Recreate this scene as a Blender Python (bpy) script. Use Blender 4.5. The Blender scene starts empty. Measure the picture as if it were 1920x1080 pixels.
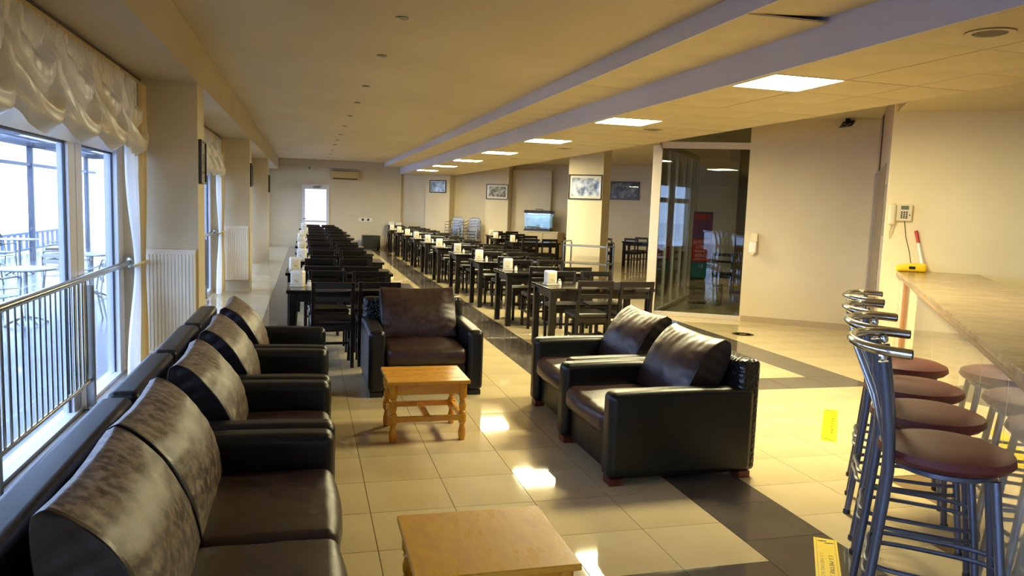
import bpy, math, random
from mathutils import Vector, Matrix, noise
random.seed(7)
sc = bpy.context.scene
PI = math.pi
R = math.radians

# ------------------------------------------------------------------ camera, world, exposure
CAM_Z = 1.6293
cam_d = bpy.data.cameras.new('camera'); cam = bpy.data.objects.new('camera', cam_d)
sc.collection.objects.link(cam); sc.camera = cam
cam_d.sensor_width = 36.0; cam_d.lens = 36.0 * 1425.4 / 1920.0
cam_d.clip_start = 0.05; cam_d.clip_end = 300
_yaw, _pit, _rol = 0.26576, -0.10623, 0.03504
_f = Vector((math.sin(_yaw) * math.cos(_pit), math.cos(_yaw) * math.cos(_pit), math.sin(_pit)))
_r = Vector((math.cos(_yaw), -math.sin(_yaw), 0)); _u = _r.cross(_f)
_r2 = math.cos(_rol) * _r + math.sin(_rol) * _u
_u2 = -math.sin(_rol) * _r + math.cos(_rol) * _u
_m = Matrix((_r2, _u2, -_f)).transposed().to_4x4(); _m.translation = (0, 0, CAM_Z)
cam.matrix_world = _m

w = bpy.data.worlds.new('sky'); sc.world = w; w.use_nodes = True
_bg = w.node_tree.nodes['Background']
_bg.inputs[0].default_value = (0.46, 0.64, 1.0, 1); _bg.inputs[1].default_value = 10.0
sc.view_settings.view_transform = 'Standard'; sc.view_settings.look = 'None'
sc.view_settings.gamma = 1.0; sc.view_settings.use_curve_mapping = False
sc.view_settings.exposure = 0.24
LED_COLOR = (1.0, 0.89, 0.50); LED_POWER = 140.0
try:
    sc.cycles.use_denoising = True
    sc.cycles.max_bounces = 8; sc.cycles.diffuse_bounces = 5; sc.cycles.glossy_bounces = 4
    sc.cycles.transparent_max_bounces = 16; sc.cycles.sample_clamp_indirect = 6.0
    sc.cycles.caustics_reflective = False; sc.cycles.caustics_refractive = False
except Exception:
    pass

C = sc.collection
# ------------------------------------------------------------------ materials
MATS = {}
def nt(name):
    m = bpy.data.materials.new(name); m.use_nodes = True
    t = m.node_tree; b = t.nodes['Principled BSDF']
    MATS[name] = m
    return m, t, b
def N(t, typ, **kw):
    n = t.nodes.new(typ)
    for k, v in kw.items():
        if k.startswith('i_'):
            n.inputs[k[2:].replace('_', ' ')].default_value = v
        else:
            setattr(n, k, v)
    return n
def srgb(r, g, b):
    f = lambda c: (c / 255 / 12.92) if c / 255 <= 0.04045 else ((c / 255 + 0.055) / 1.055) ** 2.4
    return (f(r), f(g), f(b), 1)
def mat(name, col, rough=0.5, metal=0.0, col2=None, nscale=8.0, bump=0.0, bscale=60.0, coat=0.0, spec=None, detail=4.0, stretch=None, kind='noise', ramp=(0.35, 0.65), rough2=None, bdist=0.01):
    m, t, b = nt(name)
    b.inputs['Base Color'].default_value = col
    b.inputs['Roughness'].default_value = rough; b.inputs['Metallic'].default_value = metal
    if spec is not None: b.inputs['Specular IOR Level'].default_value = spec
    if coat: b.inputs['Coat Weight'].default_value = coat; b.inputs['Coat Roughness'].default_value = 0.08
    tc = N(t, 'ShaderNodeTexCoord'); src = tc.outputs['Object']
    if stretch:
        mp = N(t, 'ShaderNodeMapping'); mp.inputs['Scale'].default_value = stretch
        t.links.new(src, mp.inputs[0]); src = mp.outputs[0]
    if col2 is not None:
        if kind == 'voronoi':
            nz = N(t, 'ShaderNodeTexVoronoi'); nz.inputs['Scale'].default_value = nscale; out = nz.outputs['Color']
        else:
            nz = N(t, 'ShaderNodeTexNoise'); nz.inputs['Scale'].default_value = nscale; nz.inputs['Detail'].default_value = detail; out = nz.outputs[0]
        t.links.new(src, nz.inputs['Vector'])
        cr = N(t, 'ShaderNodeValToRGB')
        cr.color_ramp.elements[0].position = ramp[0]; cr.color_ramp.elements[0].color = col
        cr.color_ramp.elements[1].position = ramp[1]; cr.color_ramp.elements[1].color = col2
        t.links.new(out, cr.inputs[0]); t.links.new(cr.outputs[0], b.inputs['Base Color'])
        if rough2 is not None:
            mr = N(t, 'ShaderNodeMapRange'); mr.inputs[1].default_value = ramp[0]; mr.inputs[2].default_value = ramp[1]
            mr.inputs[3].default_value = rough; mr.inputs[4].default_value = rough2
            t.links.new(out, mr.inputs[0]); t.links.new(mr.outputs[0], b.inputs['Roughness'])
    if bump:
        if kind == 'voronoi' or kind == 'croc':
            bz = N(t, 'ShaderNodeTexVoronoi'); bz.inputs['Scale'].default_value = bscale; bo = bz.outputs['Distance']
        else:
            bz = N(t, 'ShaderNodeTexNoise'); bz.inputs['Scale'].default_value = bscale; bz.inputs['Detail'].default_value = 3; bo = bz.outputs[0]
        t.links.new(src, bz.inputs['Vector'])
        bp = N(t, 'ShaderNodeBump'); bp.inputs['Strength'].default_value = bump; bp.inputs['Distance'].default_value = bdist
        t.links.new(bo, bp.inputs['Height']); t.links.new(bp.outputs[0], b.inputs['Normal'])
    return m
def glass(name, tint=(1, 1, 1, 1), ior=1.45, rough=0.0):
    m, t, b = nt(name); t.nodes.remove(b)
    out = [n for n in t.nodes if n.type == 'OUTPUT_MATERIAL'][0]
    tr = N(t, 'ShaderNodeBsdfTransparent'); tr.inputs[0].default_value = tint
    gl = N(t, 'ShaderNodeBsdfGlossy'); gl.inputs['Roughness'].default_value = rough
    f0 = ((ior - 1) / (ior + 1)) ** 2
    lw = N(t, 'ShaderNodeLayerWeight'); lw.inputs[0].default_value = 0.5
    pw = N(t, 'ShaderNodeMath', operation='POWER'); pw.inputs[1].default_value = 5.0
    fr = N(t, 'ShaderNodeMath', operation='MULTIPLY_ADD'); fr.inputs[1].default_value = 1 - f0; fr.inputs[2].default_value = f0
    t.links.new(lw.outputs['Facing'], pw.inputs[0]); t.links.new(pw.outputs[0], fr.inputs[0])
    mx = N(t, 'ShaderNodeMixShader')
    t.links.new(fr.outputs[0], mx.inputs[0]); t.links.new(tr.outputs[0], mx.inputs[1]); t.links.new(gl.outputs[0], mx.inputs[2])
    t.links.new(mx.outputs[0], out.inputs[0])
    return m
def cloth(name, col, trans=0.35, rough=0.4):
    m = mat(name, col, rough, spec=1.0)
    t = m.node_tree; b = t.nodes['Principled BSDF']
    out = [n for n in t.nodes if n.type == 'OUTPUT_MATERIAL'][0]
    tl = N(t, 'ShaderNodeBsdfTranslucent'); tl.inputs[0].default_value = col
    mx = N(t, 'ShaderNodeMixShader'); mx.inputs[0].default_value = trans
    t.links.new(b.outputs[0], mx.inputs[1]); t.links.new(tl.outputs[0], mx.inputs[2]); t.links.new(mx.outputs[0], out.inputs[0])
    return m
def emit(name, col, strength):
    m, t, b = nt(name)
    b.inputs['Base Color'].default_value = (0.8, 0.8, 0.8, 1)
    b.inputs['Emission Color'].default_value = (*col[:3], 1); b.inputs['Emission Strength'].default_value = strength
    return m

WALL = mat('wall_paint', srgb(214, 200, 168), 0.6, col2=srgb(206, 192, 160), nscale=1.2, bump=0.05, bscale=180)
CEIL = mat('ceiling_paint', srgb(202, 189, 160), 0.65, col2=srgb(194, 180, 150), nscale=0.8)
PANELM = mat('ceiling_panel', srgb(208, 194, 160), 0.6, col2=srgb(200, 185, 150), nscale=2.0)
VOID = mat('ceiling_void', srgb(20, 16, 12), 0.9)
TILE = mat('cream_tile', srgb(210, 192, 152), 0.03, col2=srgb(200, 181, 139), nscale=1.3, rough2=0.05, spec=0.5)
DTILE = mat('dark_tile', srgb(88, 81, 73), 0.04, col2=srgb(98, 90, 82), nscale=2.0, rough2=0.07, spec=0.55)
GROUT = mat('grout', srgb(120, 96, 60), 0.8)
SKIRT = mat('skirting', srgb(170, 150, 115), 0.3)
LEATHER = mat('black_leather', srgb(12, 13, 12), 0.36, bump=0.25, bscale=350, spec=0.4, bdist=0.002)
CROC = mat('embossed_leather', srgb(16, 16, 14), 0.3, kind='croc', bump=1.0, bscale=48, bdist=0.006)
BROWN = mat('brown_leather', srgb(38, 20, 17), 0.33, col2=srgb(54, 32, 27), nscale=26, bump=0.15, bscale=240, spec=0.6, ramp=(0.42, 0.62), rough2=0.42, bdist=0.003)
WORN = mat('worn_brown_leather', srgb(64, 49, 41), 0.42, col2=srgb(126, 108, 90), nscale=30, bump=0.2, bscale=60, spec=0.6, ramp=(0.43, 0.62), rough2=0.5, bdist=0.003)
GUSSET = mat('shaded_gusset_leather', srgb(26, 16, 15), 0.34, bump=0.2, bscale=120, bdist=0.003)  # shade on the cushion ends put into a darker leather colour
REDWOOD = mat('red_wood', srgb(110, 45, 25), 0.4, col2=srgb(80, 30, 18), nscale=14, stretch=(1, 6, 1))
PINE = mat('honey_wood', srgb(208, 148, 34), 0.24, col2=srgb(190, 126, 24), nscale=5, stretch=(1, 5, 5), detail=8, rough2=0.32, bump=0.03, bscale=80)
PINE2 = mat('worn_honey_wood', srgb(208, 150, 38), 0.26, col2=srgb(192, 130, 28), nscale=6, stretch=(3, 1, 1), detail=9, rough2=0.36, bump=0.04, bscale=60)
BLKWOOD = mat('black_wood', srgb(11, 8, 7), 0.3, col2=srgb(19, 14, 11), nscale=10, stretch=(1, 1, 4), spec=0.35)
BLKTOP = mat('black_table_top', srgb(15, 12, 11), 0.13, col2=srgb(22, 18, 15), nscale=9, stretch=(1, 5, 1), spec=0.6)
SEATB = mat('dark_seat_vinyl', srgb(24, 18, 15), 0.28, bump=0.1, bscale=200)
CHROME = mat('steel', srgb(200, 200, 196), 0.18, 1.0)
STEEL = mat('brushed_steel', srgb(142, 138, 130), 0.34, 1.0)
ALU = mat('aluminium', srgb(158, 156, 150), 0.34, 1.0)
BLUEM = mat('blue_grey_metal', srgb(88, 92, 106), 0.34, 0.6)
DKMETAL = mat('dark_metal', srgb(38, 38, 42), 0.4, 0.6)
VINYL = mat('maroon_vinyl', srgb(98, 42, 36), 0.55, col2=srgb(86, 36, 31), nscale=5, bump=0.08, bscale=300, spec=0.3)
PVC = mat('white_pvc', srgb(226, 224, 230), 0.3)
FRAMEW = mat('grey_white_frame', srgb(206, 196, 184), 0.35)
SATIN = cloth('ivory_satin', srgb(218, 208, 184), 0.05, 0.26)
YSATIN = cloth('gold_satin', srgb(222, 194, 130), 0.25, 0.4)
SHEER = cloth('white_curtain', srgb(240, 238, 234), 0.4, 0.5)
RADM = mat('radiator_enamel', srgb(232, 222, 200), 0.3)
PLAST = mat('cream_plastic', srgb(226, 212, 172), 0.35)
WPLAST = mat('white_plastic', srgb(236, 230, 214), 0.3)
BLACKP = mat('black_plastic', srgb(18, 18, 18), 0.35)
REDP = mat('red_plastic', srgb(176, 44, 20), 0.35)
YELP = mat('yellow_plastic', srgb(246, 200, 20), 0.35)
YSTICK = mat('yellow_sticker', srgb(240, 204, 28), 0.4)
YSTICK2 = mat('bright_yellow_sticker', srgb(222, 196, 4), 0.5)
INK = mat('black_ink', srgb(30, 26, 10), 0.5)
INKL = mat('pale_ink', srgb(170, 140, 30), 0.5)
WHITEI = mat('white_ink', srgb(235, 235, 225), 0.5)
SIGNR = mat('red_sign', srgb(190, 30, 32), 0.4)
SIGNM = mat('magenta_sign', srgb(150, 60, 120), 0.4, col2=srgb(70, 60, 130), nscale=3)
SIGNT = mat('teal_sign', srgb(20, 110, 110), 0.4)
GRANITE = mat('granite', srgb(36, 28, 22), 0.3, col2=srgb(132, 112, 88), nscale=45, detail=6, ramp=(0.42, 0.58))
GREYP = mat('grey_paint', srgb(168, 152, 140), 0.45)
BARTOP = mat('bar_top_laminate', srgb(164, 142, 108), 0.16, col2=srgb(138, 114, 82), nscale=2.2, stretch=(2.2, 6.0, 1), detail=7, ramp=(0.36, 0.64), rough2=0.22)
BAREDGE = mat('bar_edge', srgb(150, 124, 92), 0.25)
BARFACE = mat('bar_face_laminate', srgb(222, 206, 172), 0.03, col2=srgb(216, 199, 164), nscale=4, stretch=(6, 3, 0.4), spec=1.0, coat=1.0)
BARFACE.node_tree.nodes['Principled BSDF'].inputs['Coat Roughness'].default_value = 0.01
BARFACE.node_tree.nodes['Principled BSDF'].inputs['Coat IOR'].default_value = 2.0
FASCIA = mat('daylight_tinted_fascia', srgb(214, 215, 232), 0.55, col2=srgb(208, 208, 226), nscale=1.0)  # white fascia, bluish daylight from the windows put into its colour
BARWOOD = mat('bar_wood_trim', srgb(196, 112, 24), 0.35, col2=srgb(140, 72, 16), nscale=10, stretch=(8, 8, 1))
CABM = mat('beige_cabinet', srgb(206, 190, 150), 0.45)
FRAMEB = mat('dark_frame', srgb(40, 28, 20), 0.35)
MOUNT = mat('picture_mount', srgb(226, 218, 200), 0.6)
PICA = mat('misty_print', srgb(214, 222, 236), 0.4, col2=srgb(80, 100, 140), nscale=7, detail=9, ramp=(0.4, 0.62))
PICB = mat('grey_landscape_print', srgb(70, 66, 58), 0.4, col2=srgb(186, 178, 160), nscale=9, detail=9, ramp=(0.42, 0.6))
PICC = mat('dark_landscape_print', srgb(28, 36, 34), 0.3, col2=srgb(140, 148, 142), nscale=6, detail=8, ramp=(0.45, 0.7))
PICD = mat('blue_print', srgb(70, 110, 150), 0.3, col2=srgb(205, 220, 230), nscale=6, detail=7)
PICG = mat('green_grey_print', srgb(120, 122, 100), 0.35, col2=srgb(176, 174, 150), nscale=5, detail=6)
WINGL = glass('window_glass', (0.93, 0.96, 1.0, 1))
PARGL = glass('partition_glass', (0.60, 0.62, 0.60, 1), 1.6)
INGL = glass('inner_glass', (0.80, 0.83, 0.82, 1), 1.5)
PICGL = glass('picture_glass', (0.99, 0.99, 1.0, 1), 1.3)
AQGL = glass('aquarium_glass', (0.9, 0.95, 0.95, 1), 1.5)
WATER = mat('aquarium_water', srgb(120, 150, 140), 0.1, col2=srgb(190, 200, 195), nscale=5, ramp=(0.4, 0.7))
FROST = emit('glowing_frosted_glass', (0.92, 0.80, 1.0), 1.15)  # pane emits its own glow in place of light coming through
AQLAMP = emit('aquarium_lamp', (0.65, 0.8, 1.0), 5.0)
LEDM = emit('led_diffuser', LED_COLOR, LED_POWER)
DECK = mat('terrace_paving', srgb(72, 78, 88), 0.25, col2=srgb(60, 66, 76), nscale=3)
PERG = mat('pergola_paint', srgb(80, 88, 102), 0.5)
FENCE = mat('pale_fence', srgb(120, 136, 170), 0.5)
AWN = mat('awning_red', srgb(200, 120, 120), 0.7)
WHITEB = mat('white_render', srgb(240, 240, 240), 0.8)
HEDGE = mat('hedge_leaves', srgb(46, 74, 40), 0.7, col2=srgb(90, 120, 70), nscale=30)
BASKET = mat('flower_print', srgb(190, 180, 130), 0.6, col2=srgb(90, 96, 60), nscale=40, ramp=(0.45, 0.55))

# ------------------------------------------------------------------ mesh helpers
class MB:
    def __init__(s): s.v = []; s.f = []; s.mi = []
    def add(s, vs, fs, mi=0):
        o = len(s.v); s.v += [tuple(p) for p in vs]
        s.f += [tuple(i + o for i in f) for f in fs]; s.mi += [mi] * len(fs); return s
    def box(s, x0, x1, y0, y1, z0, z1, mi=0):
        vs = [(x0, y0, z0), (x1, y0, z0), (x1, y1, z0), (x0, y1, z0), (x0, y0, z1), (x1, y0, z1), (x1, y1, z1), (x0, y1, z1)]
        return s.add(vs, [(0, 3, 2, 1), (4, 5, 6, 7), (0, 1, 5, 4), (1, 2, 6, 5), (2, 3, 7, 6), (3, 0, 4, 7)], mi)
    def rbox(s, x0, x1, y0, y1, z0, z1, r=0.01, seg=1, div=(1, 1, 1), fn=None, mi=0):
        lo = (x0, y0, z0); hi = (x1, y1, z1); ax = []
        for a in range(3):
            rr = min(r, (hi[a] - lo[a]) / 2 - 1e-5)
            c = [lo[a] + rr - rr * math.tan(PI / 4 * (1 - k / seg)) for k in range(seg)]
            c += [lo[a] + rr + (hi[a] - lo[a] - 2 * rr) * k / div[a] for k in range(div[a] + 1)]
            c += [hi[a] - rr + rr * math.tan(PI / 4 * (k / seg)) for k in range(1, seg + 1)]
            ax.append(c)
        idx = {}; vs = []; fs = []
        def vert(p):
            k = (round(p[0], 6), round(p[1], 6), round(p[2], 6))
            if k not in idx:
                q = []
                inn = [min(max(p[a], lo[a] + min(r, (hi[a] - lo[a]) / 2)), hi[a] - min(r, (hi[a] - lo[a]) / 2)) for a in range(3)]
                d = Vector([p[a] - inn[a] for a in range(3)])
                if d.length > 1e-9: d = d.normalized() * r
                q = [inn[a] + d[a] for a in range(3)]
                q = [min(max(q[a], lo[a]), hi[a]) for a in range(3)]
                if fn: q = fn(*q)
                idx[k] = len(vs); vs.append(tuple(q))
            return idx[k]
        for a in range(3):
            b, c = (a + 1) % 3, (a + 2) % 3
            for side in (0, 1):
                fixed = (lo, hi)[side][a]
                for i in range(len(ax[b]) - 1):
                    for j in range(len(ax[c]) - 1):
                        q = []
                        for (di, dj) in ((0, 0), (1, 0), (1, 1), (0, 1)):
                            p = [0, 0, 0]; p[a] = fixed; p[b] = ax[b][i + di]; p[c] = ax[c][j + dj]; q.append(vert(p))
                        if len(set(q)) < 3: continue
                        fs.append(tuple(q) if side else tuple(reversed(q)))
        return s.add(vs, fs, mi)
    def tube(s, pts, r, seg=8, closed=False, mi=0, flat=None):
        P = [Vector(p) for p in pts]; n = len(P)
        rs = r if isinstance(r, (list, tuple)) else [r] * n
        vs = []; up = None
        for i in range(n):
            if closed: t = (P[(i + 1) % n] - P[i - 1])
            else: t = P[min(i + 1, n - 1)] - P[max(i - 1, 0)]
            t.normalize()
            if up is None:
                a = Vector((0, 0, 1)) if abs(t.z) < 0.9 else Vector((1, 0, 0))
                up = (a - t * a.dot(t)).normalized()
            else:
                up = (up - t * up.dot(t)).normalized()
            sd = t.cross(up)
            for k in range(seg):
                an = 2 * PI * (k + 0.5) / seg
                vs.append(P[i] + (up * math.sin(an) + sd * math.cos(an) * (flat or 1)) * rs[i])
        fs = []
        m = n if closed else n - 1
        for i in range(m):
            a, b = i * seg, ((i + 1) % n) * seg
            for k in range(seg):
                k2 = (k + 1) % seg; fs.append((a + k, b + k, b + k2, a + k2))
        if not closed:
            fs.append(tuple(range(seg))); fs.append(tuple(reversed(range((n - 1) * seg, n * seg))))
        return s.add(vs, fs, mi)
    def lathe(s, prof, seg=16, c=(0, 0, 0), mi=0, sx=1, sy=1):
        vs = []; fs = []
        for (r, z) in prof:
            for k in range(seg):
                an = 2 * PI * k / seg; vs.append((c[0] + r * math.cos(an) * sx, c[1] + r * math.sin(an) * sy, c[2] + z))
        n = len(prof)
        for i in range(n - 1):
            for k in range(seg):
                k2 = (k + 1) % seg; fs.append((i * seg + k, i * seg + k2, (i + 1) * seg + k2, (i + 1) * seg + k))
        if prof[0][0] > 1e-6: fs.append(tuple(reversed(range(seg))))
        if prof[-1][0] > 1e-6: fs.append(tuple(range((n - 1) * seg, n * seg)))
        return s.add(vs, fs, mi)
    def prism(s, poly, z0, z1, mi=0):
        n = len(poly); a = sum(poly[i][0] * poly[(i + 1) % n][1] - poly[(i + 1) % n][0] * poly[i][1] for i in range(n))
        if a < 0: poly = list(reversed(poly))
        vs = [(x, y, z0) for x, y in poly] + [(x, y, z1) for x, y in poly]
        fs = [tuple(reversed(range(n))), tuple(range(n, 2 * n))] + [(i, (i + 1) % n, (i + 1) % n + n, i + n) for i in range(n)]
        return s.add(vs, fs, mi)
    def xf(s, M):
        s.v = [tuple(M @ Vector(p)) for p in s.v]; return s
    def mesh(s, name, mats, smooth=True, ang=40):
        me = bpy.data.meshes.new(name); me.from_pydata(s.v, [], s.f)
        for m in (mats if isinstance(mats, (list, tuple)) else [mats]): me.materials.append(m)
        if any(s.mi): me.polygons.foreach_set('material_index', s.mi)
        me.update()
        if smooth:
            me.polygons.foreach_set('use_smooth', [True] * len(me.polygons))
            # area-weighted corner normals, split at edges sharper than ang
            pn = [p.normal.copy() for p in me.polygons]; pa_ = [p.area for p in me.polygons]
            vf = [[] for _ in s.v]
            for i, f in enumerate(s.f):
                for q in f: vf[q].append(i)
            ca = math.cos(R(ang)); ln = []
            for i, f in enumerate(s.f):
                n0 = pn[i]
                for q in f:
                    x = y = z = 0.0
                    for j in vf[q]:
                        nj = pn[j]
                        if n0.x * nj.x + n0.y * nj.y + n0.z * nj.z > ca:
                            a_ = pa_[j]; x += nj.x * a_; y += nj.y * a_; z += nj.z * a_
                    L_ = math.sqrt(x * x + y * y + z * z)
                    ln.append((x / L_, y / L_, z / L_) if L_ > 1e-14 else (n0.x, n0.y, n0.z))
            me.normals_split_custom_set(ln)
        return me
    def build(s, name, mats, parent=None, loc=(0, 0, 0), rot=(0, 0, 0), smooth=True, ang=40, **props):
        o = bpy.data.objects.new(name, s.mesh(name, mats, smooth, ang)); C.objects.link(o)
        o.location = loc; o.rotation_euler = rot
        if parent is not None: o.parent = parent
        for k, v in props.items(): o[k] = v
        return o
def B(*a): return MB().box(*a)
def tag(o, label, cat, group=None, kind=None):
    o['label'] = label; o['category'] = cat
    if group: o['group'] = group
    if kind: o['kind'] = kind
    return o
def thing(name, label, cat, loc=(0, 0, 0), rz=0, group=None, kind=None):
    o = bpy.data.objects.new(name, None); C.objects.link(o); o.empty_display_size = 0.1
    o.location = loc; o.rotation_euler = (0, 0, rz)
    return tag(o, label, cat, group, kind)
KIDS = {}
def kids(o):
    return [c for c in C.objects if c.parent == o]
def tree(o):
    return (o, [tree(c) for c in kids(o)])
def copy_tree(t, parent=None):
    o, ch = t
    c = o.copy(); C.objects.link(c)
    if parent is not None: c.parent = parent
    for k in ch: copy_tree(k, c)
    return c
def dup(t, loc, rz, label, group=None):
    c = copy_tree(t); c.location = loc; c.rotation_euler = (0, 0, rz); c['label'] = label
    if group: c['group'] = group
    return c
def struct(name, mb, m, label, cat='structure', parent=None, **kw):
    o = mb.build(name, m, parent, **kw)
    if parent is None: tag(o, label, cat, kind='structure')
    return o
def text(name, s, size, m, parent, loc, rot=(0, 0, 0), depth=0.0005, align='CENTER', width=1.0):
    cu = bpy.data.curves.new(name, 'FONT'); cu.body = s; cu.size = size; cu.extrude = depth
    cu.align_x = align; cu.align_y = 'CENTER'; cu.resolution_u = 2
    tmp = bpy.data.objects.new('tmp', cu); C.objects.link(tmp)
    bpy.context.view_layer.update()
    me = bpy.data.meshes.new_from_object(tmp.evaluated_get(bpy.context.evaluated_depsgraph_get()))
    bpy.data.objects.remove(tmp); me.materials.clear(); me.materials.append(m)
    o = bpy.data.objects.new(name, me); C.objects.link(o); o.parent = parent; o.location = loc; o.rotation_euler = rot
    o.scale = (width, 1, 1)
    return o
# the right-hand wing is turned against the hall: e runs along its walls, n away from the camera
EA = Vector((0.79, -0.613, 0)).normalized(); NA = Vector((0.613, 0.79, 0)).normalized()
WROT = math.atan2(EA.y, EA.x)
def EN(e, n, z=0.0): return EA * e + NA * n + Vector((0, 0, z))
ORD = ['first', 'second', 'third', 'fourth', 'fifth', 'sixth', 'seventh', 'eighth', 'ninth', 'tenth', 'eleventh', 'twelfth']

# ------------------------------------------------------------------ room dimensions
Z0, ZM, ZS = 3.0, 2.858, 2.641           # main ceiling, middle soffit, low soffit
XL, X1, X2, X5 = -0.935, 2.597, 3.19, 4.975
YF, YB = 27.4, -4.5
XW = -1.62

# ------------------------------------------------------------------ floor
floor = struct('floor', B(-1.75, 16, YB - 0.2, 34, -0.14, -0.004), GROUT, 'polished cream tiled floor with dark stripes', 'floor')
xs = [0.3336 - 0.45 * k for k in range(4, -1, -1)] + [0.3336 + 0.45 * k for k in range(1, 5)]
xs = [-1.75] + xs
xs += [2.604]
xs += [2.604 + (4.95 - 2.604) / 5 * k for k in range(1, 6)] + [5.42]
xs += [5.42 + 0.45 * k for k in range(1, 22)]
ys = [3.905 + 0.45 * k for k in range(-18, 66)]
def dark(xa, ya):
    if 2.13 < xa < 2.2: return True
    if 4.9 < xa < 5.0 and ya > 6.1: return True
    if abs(xa + 0.5664) < 0.02: return True
    if abs(ya - 6.155) < 0.02 and 2.0 < xa < 5.3: return True
    if abs(ya - 2.555) < 0.02 and xa < 2.1: return True
    return False
cells = []
for i in range(len(xs) - 1):
    for j in range(len(ys) - 1):
        xa, xb, ya, yb = xs[i], xs[i + 1], ys[j], ys[j + 1]
        off = 0.22 if 2.13 < xa < 2.2 else 0.0
        cx, cy = (xa + xb) / 2, (ya + yb) / 2 + off
        if (EA.x * cx + EA.y * cy > 0.7 and cy < 9): continue
        cells.append((xa, xb, ya + off, yb + off, dark(xa, ya)))
def visible(cx, cy):
    d = Vector((cx, cy, -CAM_Z)); dz = d.dot(_f)
    if dz < 0.2: return None
    px = 960 + 1425.4 * d.dot(_r2) / dz; py = 540 - 1425.4 * d.dot(_u2) / dz
    return (px, py, dz) if -60 < px < 1980 and py < 1140 else None
SOFA_BOXES = [(-0.86, 0.02, 1.8, 6.65), (0.58, 1.4, 6.35, 7.2), (1.82, 2.6, 4.1, 5.9)]
def cand(c):
    cx, cy = (c[0] + c[1]) / 2, (c[2] + c[3]) / 2
    v = visible(cx, cy)
    if not v: return 1e9
    if any(a < cx < b and p < cy < q for a, b, p, q in SOFA_BOXES): return 1e8
    return v[2]
cells.sort(key=cand)
TM = {}
for c in cells[:300]:
    wx, wy = round(c[1] - c[0], 3), round(c[3] - c[2], 3)
    k = (wx, wy, c[4])
    if k not in TM:
        g = 0.0016
        mb = MB().rbox(-wx / 2 + g, wx / 2 - g, -wy / 2 + g, wy / 2 - g, -0.006, 0.0, 0.0012, 1)
        TM[k] = mb.mesh('tile', DTILE if c[4] else TILE, False)
    o = bpy.data.objects.new('tile', TM[k]); C.objects.link(o); o.parent = floor
    o.location = ((c[0] + c[1]) / 2, (c[2] + c[3]) / 2, 0)
for dk, m in ((False, TILE), (True, DTILE)):
    mb = MB()
    for c in cells[300:]:
        if c[4] == dk: mb.box(c[0] + 0.0016, c[1] - 0.0016, c[2] + 0.0016, c[3] - 0.0016, -0.006, 0.0)
    mb.build('tile_field', m, floor, smooth=False, kind='stuff')

# ------------------------------------------------------------------ ceiling
struct('ceiling', B(XL, X1, YB, YF, Z0, Z0 + 0.12), CEIL, 'flat cream main ceiling with a row of spotlights', 'ceiling')
struct('ceiling_void', B(X1, X5, YB, YF, Z0 + 0.06, Z0 + 0.12), VOID, 'dark space above the suspended ceiling panels', 'ceiling')
struct('trim_1', B(X1, X1 + 0.012, YB, YF - 0.32, ZM, Z0 + 0.1), FASCIA, 'upper white fascia of the stepped ceiling, tinted with window daylight', 'trim')
struct('trim_2', B(X2, X2 + 0.012, YB, YF - 0.02, ZS, Z0 + 0.06), FASCIA, 'lower white fascia above the ceiling lights, tinted with window daylight', 'trim')
ps = struct('ceiling_panels', MB().box(X5 - 0.012, X5, YB, YF, ZS, Z0 + 0.06).box(X2 + 0.012, X2 + 0.04, YB, YF, ZS, ZS + 0.01),
            CEIL, 'stepped suspended ceiling of square panels along the right side', 'ceiling')
LEDY = [5.2, 8.2, 11.2, 14.2, 17.2, 20.2, 23.2]
PM = {}
def panel(name, x0, x1, y0, y1, z, tilt=None):
    g = random.choice([0.0006, 0.0008, 0.001, 0.0022])
    if z == ZS and 3.0 < y0 < 5.6 and x0 > 3.8: g = 0.0045 if (x0 < 4.4) == (4.2 < y0 < 5.2) else 0.003
    k = (round(x1 - x0, 3), round(y1 - y0, 3), g)
    if k not in PM: PM[k] = B(-(x1 - x0) / 2 + g, (x1 - x0) / 2 - g, -(y1 - y0) / 2 + g, (y1 - y0) / 2 - g, 0, 0.012).mesh('panel', PANELM, False)
    o = bpy.data.objects.new(name, PM[k]); C.objects.link(o); o.parent = ps
    o.location = ((x0 + x1) / 2, (y0 + y1) / 2, z + random.choice([0, 0, 0, 0.0015, 0.003]))
    if tilt: o.rotation_euler = tilt; o.location.z += 0.016
py = [4.9 + 0.6 * k for k in range(-15, 38)]
for k in range(len(py) - 1):
    y0, y1 = py[k], min(py[k + 1], YF)
    if y0 >= YF or y1 - y0 < 0.05: continue
    panel('panel', X1 + 0.012, X2, y0, y1, ZM, tilt=(R(1.0), R(-3.2), 0) if abs(y0 - 3.7) < 0.01 else None)
    for c, (a, b) in enumerate(((X2 + 0.04, 3.83), (3.83, 4.43), (4.43, X5 - 0.012))):
        if c == 0 and any(abs(y0 + 0.3 - ly) < 0.05 for ly in LEDY): continue
        panel('panel', a, b, y0, y1, ZS)
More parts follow.
